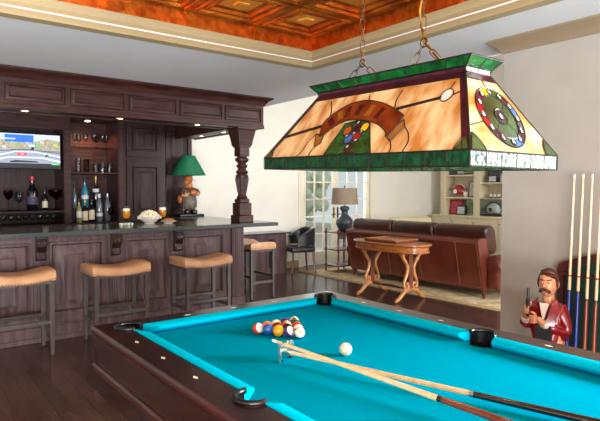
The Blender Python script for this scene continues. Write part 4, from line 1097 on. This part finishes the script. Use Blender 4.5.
tag(cb, 'white cue ball alone on the cloth, right of the racked balls', 'billiard ball')

# cue and bridge stick
def stick(name, lab, cat, p0, p1, segs, group=None):
    """segs: (fraction start, fraction end, radius start, radius end, material, part name)"""
    p0, p1 = V(p0), V(p1)
    t = thing(name, lab, cat, p1, group=group, world=True)
    for a, b, r0, r1, m, nm in segs:
        MB().cyl(p0.lerp(p1, a), p0.lerp(p1, b), r0, r1, 14).build(nm, m, t, smooth=50)
    return t
tip = V((1.328, 1.930, .833)); but = V((1.520, .470, .7755))
stick('pool_cue', 'maple pool cue with a brown butt resting on the metal bridge', 'pool cue', tip, but,
      [(0, .004, .0055, .0062, 'chalk_blue', 'tip'), (.004, .02, .0064, .0066, 'tip_white', 'ferrule'), (.02, .555, .0066, .0105, 'maple', 'shaft'), (.555, .565, .0112, .0112, 'cue_black', 'joint'), (.565, .97, .0112, .0148, 'cue_brown', 'butt'), (.97, 1, .0148, .015, 'cue_black', 'bumper')])
b0 = V((1.352, 1.862, .795)); b1 = V((1.795, .465, .7755))
br = stick('bridge_stick', 'bridge stick with metal head and black butt lying on the turquoise cloth', 'bridge stick', b0, b1,
      [(.0, .54, .0075, .0105, 'maple', 'shaft'), (.54, .55, .0112, .0112, 'steel', 'joint'), (.55, .985, .0112, .0145, 'cue_black', 'butt'), (.985, 1, .0145, .0145, 'pocket_black', 'bumper')])
dv = (b1-b0).normalized(); dv.z = 0; dv.normalize(); sv = V((-dv.y, dv.x, 0))
mb = MB(); o_ = V((b0.x, b0.y, ZBED)); 
HS = 1.12
half = [(-.041, 0), (-.034, 0), (-.034, .030), (-.026, .040), (.026, .040), (.034, .030), (.034, 0), (.041, 0), (.043, .05), (.045, .066), (.038, .068), (.033, .054), (.026, .054), (.020, .068), (.012, .070), (.007, .054), (-.007, .054), (-.012, .070), (-.020, .068), (-.026, .054), (-.033, .054), (-.038, .068), (-.045, .066), (-.043, .05)]
mb.prism([(a*HS, b*HS) for a, b in half], o_, sv, (0, 0, 1), -.005, .005)
mb.tube([b0-dv*.012, b0+dv*.03], .012, 12)
hd = mb.build('bridge_head', 'chrome', br, smooth=30)
mb = MB()
for s in (-.035, .035): mb.box(-.007, .007, -.007, .007, 0, .009, .002, M=Matrix.Translation(o_+sv*s))
mb.build('rubber_foot', 'pocket_black', hd)
# ------------------------------------------------------------------ stained-glass billiard lamp
LX, LY = 1.595, 1.48
Lp = thing('stained_glass_lamp', 'long stained glass billiard lamp hung on two chains over the table', 'lamp', (LX, LY, 1.572), world=False)
Lp.rotation_euler = (math.radians(1.3), 0, 0)
HX, HY, TX, TY, Z1, Z2, Z3, Z4 = .25, .535, .068, .38, .047, .320, .336, .366
def bar(mb, a, b, r=.0035): mb.tube([a, b], r, 6)
# the four sloping faces: thin slabs of opal glass
def frame_of(o, e1, e2):
    o, e1, e2 = V(o), V(e1).normalized(), V(e2); n = e1.cross(e2).normalized(); e2 = n.cross(e1); return o, e1, e2, n
faces = {'W': ((-HX, HY, Z1), (0, -1, 0), (HX-TX, -(HY-TY), Z2-Z1), 2*HY, 2*TY), 'E': ((HX, -HY, Z1), (0, 1, 0), (-(HX-TX), HY-TY, Z2-Z1), 2*HY, 2*TY),
         'S': ((-HX, -HY, Z1), (1, 0, 0), (HX-TX, HY-TY, Z2-Z1), 2*HX, 2*TX), 'N': ((HX, HY, Z1), (-1, 0, 0), (-(HX-TX), -(HY-TY), Z2-Z1), 2*HX, 2*TX)}
def quadf(key):
    o, e1, e2, wb, wt = faces[key]
    o, e1, e2, n = frame_of(o, e1, e2)
    sl = math.sqrt((Z2-Z1)**2+((HX-TX) if key in 'WE' else (HY-TY))**2)
    ins = (wb-wt)/2
    return o, e1, e2, n, wb, wt, sl, ins
lead = MB()
def piece(key, pts, m, nm, parent, k=1, outline=True, close=True):
    o, e1, e2, n, *_ = quadf(key)
    mb = MB(); mb.prism(pts, o, e1, e2, .0012, .0012+.0012*k)
    ob = mb.build(nm, m, parent, smooth=0)
    if outline:
        P_ = [o+e1*a+e2*b+n*(.0012+.0012*k) for a, b in pts]
        for a, b in zip(P_, P_[1:]+P_[:1]): lead.tube([a, b], .0022, 5)
    return ob
def leadline(key, pts, r=.0022):
    o, e1, e2, n, *_ = quadf(key)
    lead.tube([o+e1*a+e2*b+n*.0015 for a, b in pts], r, 5)
panels = {}
for key, nm in (('W', 'side_panel'), ('E', 'side_panel'), ('S', 'end_panel'), ('N', 'end_panel')):
    o, e1, e2, n, wb, wt, sl, ins = quadf(key)
    mb = MB(); mb.prism([(0, 0), (wb, 0), (wb-ins, sl), (ins, sl)], o, e1, e2, -.002, .001); panels[key] = mb.build(nm, 'amber_glass', Lp, smooth=0)
def bev(poly, n=6):  # Catmull-Rom smoothing of an open run
    out = []
    for i in range(len(poly)-1):
        p0, p1, p2, p3 = [V((*poly[max(0, min(len(poly)-1, j))], 0)) for j in (i-1, i, i+1, i+2)]
        for k in range(n):
            t = k/n; q = .5*((2*p1)+(p2-p0)*t+(2*p0-5*p1+4*p2-p3)*t*t+(3*p1-p0-3*p2+p3)*t**3); out.append((q.x, q.y))
    out.append(poly[-1]); return out
def disc(key, c, rx, m, nm, parent, k=3, ry=None, n=18):
    ry = ry or rx
    return piece(key, [(c[0]+rx*math.cos(2*PI*i/n), c[1]+ry*math.sin(2*PI*i/n)) for i in range(n)], m, nm, parent, k)
for key in ('W', 'E'):
    o, e1, e2, n, wb, wt, sl, ins = quadf(key); S = panels[key]
    # border strips
    k_ = ins/sl
    piece(key, [(k_*(sl-.028), sl-.028), (wb-k_*(sl-.028), sl-.028), (wb-ins, sl-.002), (ins, sl-.002)], 'purple_glass', 'border_strip', S)
    for s in (0, 1):
        pts = [(0.004, 0), (.026, 0), (k_*(sl-.028)+.02, sl-.028), (k_*(sl-.028)+.002, sl-.028)]
        if s: pts = [(wb-a, b) for a, b in pts][::-1]
        piece(key, pts, 'purple_glass', 'border_strip', S)
    # rack of balls on green
    tri = piece(key, [(.41, .004), (.44, .15), (.51, .160), (.578, .148), (.665, .002)], 'green_glass', 'green_wedge', S, 1)
    for c, m in (((.480, .112), 'orange_glass'), ((.510, .073), 'blue_glass'), ((.552, .079), 'red_glass'), ((.567, .121), 'yellow_glass'), ((.527, .124), 'purple_glass'), ((.536, .028), 'dark_glass')):
        disc(key, c, .022, m, 'glass_ball', tri, 2)
    for c in ((.527, .098), (.520, .147), (.563, .100), (.492, .088), (.528, .035), (.556, .062)): disc(key, c, .0085, 'white_glass', 'glass_ball', tri, 3, n=12)
    # cue and cue ball in the glass
    piece(key, [(.055, .100), (.30, .146), (.30, .158), (.055, .113)], 'dark_glass', 'glass_cue', S)
    piece(key, [(.685, .190), (.868, .216), (.868, .224), (.685, .200)], 'dark_glass', 'glass_cue', S)
    disc(key, (.888, .226), .024, 'white_glass', 'glass_cue_ball', S, 2, ry=.026)
    # arched banner with folded tails
    up = bev([(.322, .097), (.302, .158), (.325, .199), (.371, .232), (.422, .253), (.504, .256), (.596, .232), (.681, .193), (.740, .157)])
    dn = bev([(.728, .115), (.712, .072), (.681, .097), (.631, .128), (.578, .148), (.509, .162), (.436, .163), (.385, .141), (.345, .102)])
    piece(key, [(.290, .112), (.345, .102), (.352, .062), (.326, .042)], 'gold_glass', 'banner_tail', S, 2)
    piece(key, [(.748, .14), (.768, .108), (.732, .049), (.697, .073)], 'gold_glass', 'banner_tail', S, 2)
    bn = piece(key, up+dn, 'banner_glass', 'banner', S, 3)
    mid = bev([(.335, .145), (.375, .188), (.425, .209), (.506, .210), (.590, .190), (.665, .158)], 4)
    for q in range(2, len(mid)-2, 3):
        (a, b), (a2, b2) = mid[q-1], mid[q+1]
        t = V((a2-a, b2-b)).normalized(); nn_ = V((-t.y, t.x)); c = V(mid[q]); w_, h_ = .013, .026
        piece(key, [tuple(c-t*w_-nn_*h_), tuple(c+t*w_-nn_*h_), tuple(c+t*w_+nn_*h_), tuple(c-t*w_+nn_*h_)], 'gold_glass' if (q//3) % 3 == 1 else 'letter_glass', 'banner_block', bn, 4, outline=False)
    # corner fans
    fan = [(0, 0)]+[(.055*math.cos(math.radians(a)), .055*math.sin(math.radians(a))) for a in range(0, 62, 10)]
    piece(key, [(a+.002, b) for a, b in fan], 'olive_glass', 'corner_piece', S, 2); piece(key, [(wb-a-.002, b) for a, b in fan][::-1], 'olive_glass', 'corner_piece', S, 2)
    for l in ([(.27, .283), (.30, .24), (.318, .203)], [(.668, .283), (.66, .24), (.672, .2)], [(.497, .283), (.509, .255)], [(.77, .105), (.80, .075), (.815, .04), (.81, 0)], [(.732, .049), (.75, .02), (.752, 0)], [(.326, .042), (.315, .02), (.318, 0)], [(.29, .112), (.262, .07), (.258, .03), (.235, 0)], [(.888, .252), (.895, .283)], [(.912, .226), (.945, .24)]): leadline(key, bev(l, 4))
for key in ('S', 'N'):
    o, e1, e2, n, wb, wt, sl, ins = quadf(key); S = panels[key]
    c = (.252, .136); r_ = .115
    chip = disc(key, c, r_, 'olive_glass', 'poker_chip', S, 1, ry=r_*1.02, n=32)
    cols = ['blue_glass', 'purple_glass', 'olive_glass', 'yellow_glass', 'purple_glass', 'red_glass', 'red_glass', 'purple_glass', 'olive_glass', 'blue_glass', 'purple_glass', 'dark_glass']
    for q in range(12):
        a0, a1 = 2*PI*q/12, 2*PI*(q+1)/12
        pts = [(c[0]+r_*math.cos(a), c[1]+r_*math.sin(a)) for a in [a0+(a1-a0)*j/4 for j in range(5)]]+[(c[0]+.084*math.cos(a), c[1]+.084*math.sin(a)) for a in [a1-(a1-a0)*j/4 for j in range(5)]]
        piece(key, pts, cols[q], 'chip_edge', chip, 2)
        a = (a0+a1)/2; disc(key, (c[0]+.097*math.cos(a+.26), c[1]+.097*math.sin(a+.26)), .011, 'white_glass', 'chip_dot', chip, 3, n=10)
    disc(key, c, .03, 'dark_glass', 'chip_centre', chip, 2); disc(key, c, .012, 'white_glass', 'chip_dot', chip, 3, n=10)
    for q in range(4):
        a = PI/4+q*PI/2; pts = [(c[0]+.035*math.cos(a), c[1]+.035*math.sin(a)), (c[0]+.083*math.cos(a), c[1]+.083*math.sin(a))]; leadline(key, [p for p in pts])
    fan = [(0, 0)]+[(.075*math.cos(math.radians(a)), .075*math.sin(math.radians(a))) for a in range(0, 58, 8)]
    piece(key, [(a+.002, b) for a, b in fan], 'olive_glass', 'corner_piece', S, 2); piece(key, [(wb-a-.002, b) for a, b in fan][::-1], 'olive_glass', 'corner_piece', S, 2)
    piece(key, [(ins*.9, sl*.9), (wb-ins*.9, sl*.9), (wb-ins, sl-.002), (ins, sl-.002)], 'purple_glass', 'border_strip', S)
    for l in ([(.06, .09), (.14, .11)], [(.44, .09), (.36, .11)], [(.25, .255), (.25, sl*.9)]): leadline(key, l)
# rim of green glass blocks, and the flared green crown
def frus(hx0, hy0, z0, hx1, hy1, z1, t, m, nm):
    mb = MB()
    def q(hx, hy, z): return [(-hx, -hy, z), (hx, -hy, z), (hx, hy, z), (-hx, hy, z)]
    mb.loft([q(hx0, hy0, z0), q(hx1, hy1, z1), q(hx1-t, hy1-t, z1), q(hx0-t, hy0-t, z0)], caps=False, loop=True)
    ob = mb.build(nm, m, Lp, smooth=0)
    for hx, hy, z in ((hx0, hy0, z0), (hx1, hy1, z1)):
        c = q(hx, hy, z)
        for a, b in zip(c, c[1:]+c[:1]): lead.tube([a, b], .0032, 6)
    for a, b in zip(q(hx0, hy0, z0), q(hx1, hy1, z1)): lead.tube([a, b], .0032, 6)
    for n_, ax in ((round(2*hy0/.085), 'y'), (max(2, round(2*hx0/.085)), 'x')):
        for i in range(1, n_):
            f = -1+2*i/n_
            for s in (-1, 1):
                a, b = ((s*hx0, f*hy0, z0), (s*hx1, f*hy1, z1)) if ax == 'y' else ((f*hx0, s*hy0, z0), (f*hx1, s*hy1, z1))
                lead.tube([a, b], .0022, 5)
    return ob
frus(HX, HY, 0, HX, HY, Z1, .004, 'green_dark', 'rim')
frus(TX, TY, Z2, TX+.004, TY+.004, Z3, .004, 'purple_glass', 'neck_band')
frus(TX+.004, TY+.004, Z3, TX+.024, TY+.036, Z4, .004, 'green_glass', 'crown')
for sx in (-1, 1):
    for sy in (-1, 1): lead.tube([(sx*HX, sy*HY, Z1), (sx*TX, sy*TY, Z2)], .004, 6)
lo_ = lead.build('lead_came', 'lead', Lp, smooth=50)
mb = MB()
for y in (-.34, -.17, .17, .34): mb.box(-TX-.004, TX+.004, y-.006, y+.006, Z3-.006, Z3)
mb.box(-.012, .012, -TY, TY, Z3-.012, Z3-.006)
mb.build('top_brace', 'old_brass', Lp)
for y in (-.3, 0, .3):
    s = MB().cyl((0, y, Z3-.012), (0, y, Z3-.08), .018, n=14).build('bulb_socket', 'old_brass', Lp)
    MB().lathe([(.012, Z3-.08), (.03, Z3-.12), (.03, Z3-.14), (.002, Z3-.165)], (0, y, 0), 14).build('bulb', mat('bulb_glow_%d' % int(y*10+5), 'fff0d0', .3, emit='ffd8a0', estr=3.0), s)
    point('lamp_bulb', (LX, LY+y, 1.565+.12), 3.5, (1, .8, .55), .03)
# chains: a V from two hooks up to a ring, then a run to the tray ceiling
def chain(name, lab, hooks, apex, top, cord=False):
    t = thing(name, lab, 'chain', top, group='lamp chains', world=True)
    def run(a, b, step=.046):
        a, b = V(a), V(b); d = b-a; n = max(2, round(d.length/step)); q = d.to_track_quat('Z', 'Y').to_matrix().to_4x4()
        for i in range(n):
            c = a.lerp(b, (i+.5)/n); h = d.length/n*.5+.0045
            M_ = Matrix.Translation(c) @ q @ Matrix.Rotation(PI/2*(i % 2)+.4, 4, 'Z')
            pts = []
            for k in range(12):
                an = 2*PI*k/12; pts.append(M_ @ V((.010*math.cos(an), 0, (h-.010)*(1 if math.sin(an) >= 0 else -1)+.010*math.sin(an))))
            mb = MB(); mb.tube(pts, .0017, 6, loop=True); mb.build('link', 'old_brass', t)
    for h in hooks: run(h, apex)
    mb = MB(); mb.tube([V(apex)+V((0, .016*math.cos(2*PI*k/14), .016*math.sin(2*PI*k/14))) for k in range(14)], .003, 6, loop=True); mb.build('ring', 'old_brass', t)
    run(apex, top)
    MB().lathe([(.06, top[2]), (.058, top[2]-.01), (.02, top[2]-.028), (.002, top[2]-.03)], (top[0], top[1], 0), 20).build('canopy', 'old_brass', t)
    if cord:
        a = V(apex); pts = [V(hooks[1])+V((.012, 0, 0)), a.lerp(V(hooks[1]), .5)+V((.015, 0, -.01)), a+V((.014, 0, 0))]
        for i in range(1, 16): pts.append(a.lerp(V(top), i/15)+V((.013*math.cos(i*1.3), .013*math.sin(i*1.3), 0)))
        MB().tube(pts, .0045, 8).build('cord', 'brass', t)
    return t
zt_ = ZT-.012
chain('hanging_chain', 'thin brass chain carrying the far half of the stained glass lamp', ((LX, 1.765, 1.936), (LX, 1.545, 1.932)), (LX, 1.65, 2.02), (LX, 1.65, zt_-.0))
chain('hanging_chain', 'brass chain with golden cord carrying the near half of the stained glass lamp', ((LX, 1.40, 1.928), (LX, 1.22, 1.924)), (LX, 1.325, 2.035), (LX, 1.36, zt_-.0), True)

# ------------------------------------------------------------------ cue rack on the right wall
RX = 3.84
rk = thing('cue_rack', 'wall cue rack with a rounded red wood frame and dark green back', 'cue rack', (RX-.06, 1.5, 0))
ys0, ys1 = 1.925, .98
def top_z(y):
    f = (ys0-y)/(ys0-ys1); return .955+.09*math.sin(PI*f)**.8
pts = [(ys0, .03), (ys0, .93), (ys0-.012, .965), (ys0-.04, .985)]+[(ys0-.04-(ys0-ys1-.08)*i/12, .985+.10*math.sin(PI*i/12)) for i in range(1, 12)]+[(ys1+.04, .985), (ys1, .93), (ys1, .03)]
inner = [(y+( -.045 if y > 1.42 else .045), z-.045 if z > .5 else z+.05) for y, z in pts]
MB().prism(pts, (RX, 0, 0), (0, 1, 0), (0, 0, 1), -.05, 0, holes=[inner[::-1]]).build('frame', 'rack_wood', rk, smooth=0)
MB().prism(inner, (RX, 0, 0), (0, 1, 0), (0, 0, 1), -.02, 0).build('back_board', 'rack_felt', rk, smooth=0)
MB().box(RX-.15, RX-.02, ys1, ys0, .03, .13, .006).build('base_shelf', 'rack_wood', rk)
MB().box(RX-.06, RX-.02, ys1+.02, ys0-.02, .885, .915, .004).build('clip_rail', 'rack_wood', rk)
ccols = [('cue_blue', 'blue'), ('cue_blue', 'blue'), ('cue_red', 'red brown'), ('cue_red', 'red brown')]
nm4 = ['leftmost cue in the wall rack, with a blue butt', 'second cue in the wall rack, with a blue butt', 'third cue in the wall rack, with a red brown butt', 'fourth cue in the wall rack, at the picture edge, with a red brown butt']
for i in range(4):
    y = 1.83-.060*i; yt = y-.036
    bot = V((RX-.10, y, .1305)); tp = V((RX-.095, yt, 1.602))
    jc = .545 if i < 2 else .575
    stick('pool_cue', nm4[i], 'pool cue', tp, bot, [(0, .005, .0055, .006, 'chalk_blue', 'tip'), (.005, .022, .0062, .0064, 'tip_white', 'ferrule'), (.022, jc, .0064, .0105, 'maple', 'shaft'), (jc, jc+.01, .0112, .0112, 'cue_black', 'joint'), (jc+.01, .97, .0112, .0145, ccols[i][0], 'butt'), (.97, 1, .0145, .0145, 'cue_black', 'bumper')], group='cues in the wall rack')
    c = bot.lerp(tp, (.9-.13)/1.472)
    MB().tube([(RX-.055, c.y-.012, .9), (c.x-.012, c.y-.014, .9), (c.x-.016, c.y, .9), (c.x-.012, c.y+.014, .9), (RX-.055, c.y+.012, .9)], .0045, 6).build('clip', 'rack_wood', rk)

# ------------------------------------------------------------------ statuette of a man between table and wall
SXc, SYc = 3.42, 1.79
sm = thing('statuette', 'painted statuette of a mustached man in a red jacket holding a pistol, by the wall', 'statuette', (SXc, SYc, 0), world=False)
sm.scale = (1.07, 1.04, 1.05); sm.rotation_euler = (0, 0, math.radians(13))
MB().lathe([(.16, 0), (.165, .02), (.15, .04), (.15, .05), (.002, .05)], n=28).build('base', 'statue_dark', sm)
# local axes: -X is forward, -Y his left
hc = V((-.012, 0, .842))
body = [(0, 0, .46, .085), (0, 0, .55, .085), (.0, 0, .63, .075), (0, 0, .70, .046), (-.004, 0, .755, .036), (-.006, 0, .80, .038),          # 0 pelvis..5 skull base
        (0, -.055, .36, .058), (-.01, -.06, .22, .042), (0, -.06, .085, .03), (-.06, -.06, .068, .026),
        (0, .055, .36, .058), (-.01, .06, .22, .042), (0, .06, .085, .03), (-.06, .06, .068, .026),
        (0, -.078, .68, .028), (.0, -.10, .54, .026), (-.105, -.01, .600, .022), (-.150, .03, .650, .019),                            # 14 L shoulder, elbow, wrist, hand
        (0, .078, .68, .028), (-.03, .12, .575, .026), (-.115, .105, .625, .022), (-.150, .085, .695, .02)]
edges = [(0, 1), (1, 2), (2, 3), (3, 4), (4, 5), (0, 6), (6, 7), (7, 8), (8, 9), (0, 10), (10, 11), (11, 12), (12, 13), (2, 14), (14, 15), (15, 16), (16, 17), (2, 18), (18, 19), (19, 20), (20, 21)]
mb = MB(); add_mesh(mb, skin_mesh(body, edges))
# head: a sculpted closed form joined to the neck
rings = []; nr, ns = 15, 24
for i in range(nr+1):
    ph = -PI/2+PI*i/nr; z = math.sin(ph)*.088
    ring = []
    for j in range(ns):
        a = 2*PI*j/ns; fx = -math.cos(a)                          # fx>0 at the face
        x, y = -math.cos(a)*-1*0, 0
        rx, ry = .068, .055
        k = math.cos(ph)**.8 if math.cos(ph) > 0 else 0
        if z < -.03: k *= 1-.25*((-z-.03)/.058)                    # narrower jaw
        X = -rx*math.cos(a)*k; Yv = ry*math.sin(a)*k
        face = max(0, math.cos(a))
        X += -.010*face**6*math.exp(-((z+.012)/.02)**2)*0          
        if z < -.045: X -= .012*face*k                             # chin forward
        X += .007*face**2*math.exp(-((z-.012)/.012)**2)*(1 if abs(math.sin(a)) > .2 else .3)   # eye hollows
        X -= .006*face**2*math.exp(-((z-.034)/.012)**2)            # brow
        X -= .004*face**2*math.exp(-((z+.045)/.008)**2)            # lips
        if z < 0: X += .012*(1-face)*k*(z/.088)*-1*(1 if math.cos(a) < 0 else 0)*-1
        ring.append(hc+V((X, Yv, z)))
    rings.append(ring)
mb.loft(rings)
mb.loft([[hc+V((-.066, w*.006, .026)), hc+V((-.058, w*.012, .02)), hc+V((-.058, -w*.012, .02)), hc+V((-.066, -w*.006, .026))] for w in (1,)]+[[hc+V((-.092, .008, -.012)), hc+V((-.066, .018, -.014)), hc+V((-.066, -.018, -.014)), hc+V((-.092, -.008, -.012))]]+[[hc+V((-.08, .005, -.02)), hc+V((-.064, .014, -.022)), hc+V((-.064, -.014, -.022)), hc+V((-.08, -.005, -.02))]])
for s in (-1, 1): mb.ball(hc+V((.006, s*.056, -.004)), (.014, .008, .022), 10, 8)
# fingers closed round the pistol grip (his right hand), and round the wrist (his left hand)
def finger(base, mid, end, r): add_mesh(mb, skin_mesh([(*base, r), (*mid, r*.95), (*end, r*.8)], [(0, 1), (1, 2)], 1))
for k in range(4):
    z = .718-.013*k; L_ = (.030, .034, .032, .026)[k]
    finger((-.158, .095, z), (-.160-L_*.75, .084, z-.002), (-.160-L_*.6, .060, z-.004), .0075)
finger((-.148, .072, .71), (-.156, .058, .728), (-.172, .056, .742), .008)
for k in range(4):
    z = .662-.013*k
    finger((-.156, .024, z), (-.182, .036, z), (-.176, .062, z), .0072)
finger((-.150, .028, .665), (-.160, .046, .680), (-.166, .060, .684), .0078)
mb.build('body', 'statue_skin', sm, smooth=60)
# jacket with sleeves, open at the chest
jk = [(0.004, 0, .42, .112), (.004, 0, .53, .098), (.004, 0, .64, .096), (.004, 0, .695, .07), (0.002, -.08, .685, .056), (.002, -.102, .538, .048), (-.097, -.017, .596, .034), (.002, .08, .685, .056), (-.028, .122, .572, .048), (-.108, .106, .618, .034)]
mb = MB(); add_mesh(mb, skin_mesh(jk, [(0, 1), (1, 2), (2, 3), (2, 4), (4, 5), (5, 6), (2, 7), (7, 8), (8, 9)]))
for a, b in (((-.085, -.075, .60), (-.05, -.105, .575)), ((-.06, -.11, .54), (.01, -.1, .52)), ((-.02, -.12, .50), (.06, -.08, .53))):
    mb.tube([a, V(a).lerp(V(b), .5)+V((-.004, -.006, .004)), b], [.004, .010, .004], 8)
mb.build('jacket', 'statue_red', sm, smooth=60)
mb = MB(); mb.prism([(-.026, .748), (.026, .748), (.015, .70), (0, .64), (-.015, .70)], (-.250, 0, 0), (0, -1, 0), (.22, 0, 1), -.012, .010); mb.build('shirt', 'statue_white', sm, smooth=0)
mb = MB()
for s in (-1, 1):
    mb.loft([[(-.118, s*.012, .60), (-.10, s*.06, .60), (-.09, s*.06, .60)], [(-.10, s*.035, .70), (-.085, s*.085, .70), (-.07, s*.08, .70)], [(-.045, s*.045, .752), (-.03, s*.06, .748), (-.02, s*.055, .745)]])
mb.build('lapel', 'statue_red', sm, smooth=40)
mb = MB(); mb.prism([(-.03, .64), (.03, .64), (.05, .56), (.04, .48), (-.04, .48), (-.05, .56)], (-.104, 0, 0), (0, -1, 0), (0, 0, 1), -.02, .004); mb.build('waistcoat', 'statue_dark', sm, smooth=0)
mb = MB()
for s in (-1, 1): mb.ball(hc+V((-.088, s*.010, -.030)), (.010, .018, .010), 10, 6, M=Matrix.Rotation(s*-.4, 4, 'X')).ball(hc+V((-.076, s*.026, -.040)), (.010, .010, .012), 8, 6)
mb.build('moustache', 'statue_hair', sm)
mb = MB(); rings = []
for i in range(9):
    ph = -.15+(PI/2+.15)*i/8; ring = []
    for j in range(24):
        a = 2*PI*j/24; k = math.cos(ph)
        front = max(0, math.cos(a)); zz = math.sin(ph)*.097
        if front > .3: zz = max(zz, .056+.008*math.sin(2*a)*1)
        rr_ = math.sqrt(max(0, 1-(zz/.0975)**2)); swell = 1+.05*front
        ring.append(hc+V((-.0745*math.cos(a)*rr_*swell, .0615*math.sin(a)*rr_, zz)))
    rings.append(ring)
mb.loft(rings)
mb.tube([hc+V((-.028, -.04, .068)), hc+V((-.046, -.005, .078)), hc+V((-.03, .03, .076))], [.010, .017, .010], 10)
for s in (-1, 1): mb.ball(hc+V((-.012, s*.056, .004)), (.014, .006, .03), 8, 6)
mb.build('hair', 'statue_hair', sm, smooth=60)
for s in (-1, 1):
    ey = MB().ball(hc+V((-.062, s*.022, .012)), (.008, .010, .0065), 10, 8).build('eye', 'statue_white', sm)
    MB().ball(hc+V((-.069, s*.022, .012)), (.003, .005, .005), 8, 6).build('pupil', 'statue_dark', ey)
    MB().box(-.004, .004, -.014, .014, -.003, .003, .002, M=Matrix.Translation(hc+V((-.072, s*.023, .03))) @ Matrix.Rotation(s*.25, 4, 'X')).build('eyebrow', 'statue_hair', sm)
mb = MB(); mb.box(-.182, -.160, .062, .082, .655, .735, .004).box(-.187, -.158, .063, .082, .735, .768, .004).cyl((-.173, .072, .765), (-.170, .072, .83), .008, n=10).box(-.187, -.182, .069, .077, .70, .735)
mb.build('pistol', 'statue_dark', sm)
for p_, q_ in (((-.098, -.016, .597), (-.116, .0, .611)), ((-.107, .106, .618), (-.122, .10, .638))): MB().cyl(p_, q_, .026, .026, 14).build('cuff', 'statue_white', sm)
mb = MB(); add_mesh(mb, skin_mesh([(0, 0, .44, .09), (0, -.055, .36, .064), (-.01, -.06, .22, .05), (0, -.06, .10, .04), (0, .055, .36, .064), (-.01, .06, .22, .05), (0, .06, .10, .04)], [(0, 1), (1, 2), (2, 3), (0, 4), (4, 5), (5, 6)])); mb.build('trousers', 'statue_dark', sm, smooth=60)
for s in (-1, 1): MB().ball((-.03, s*.06, .068), (.075, .035, .024), 14, 8).build('shoe', 'statue_dark', sm)
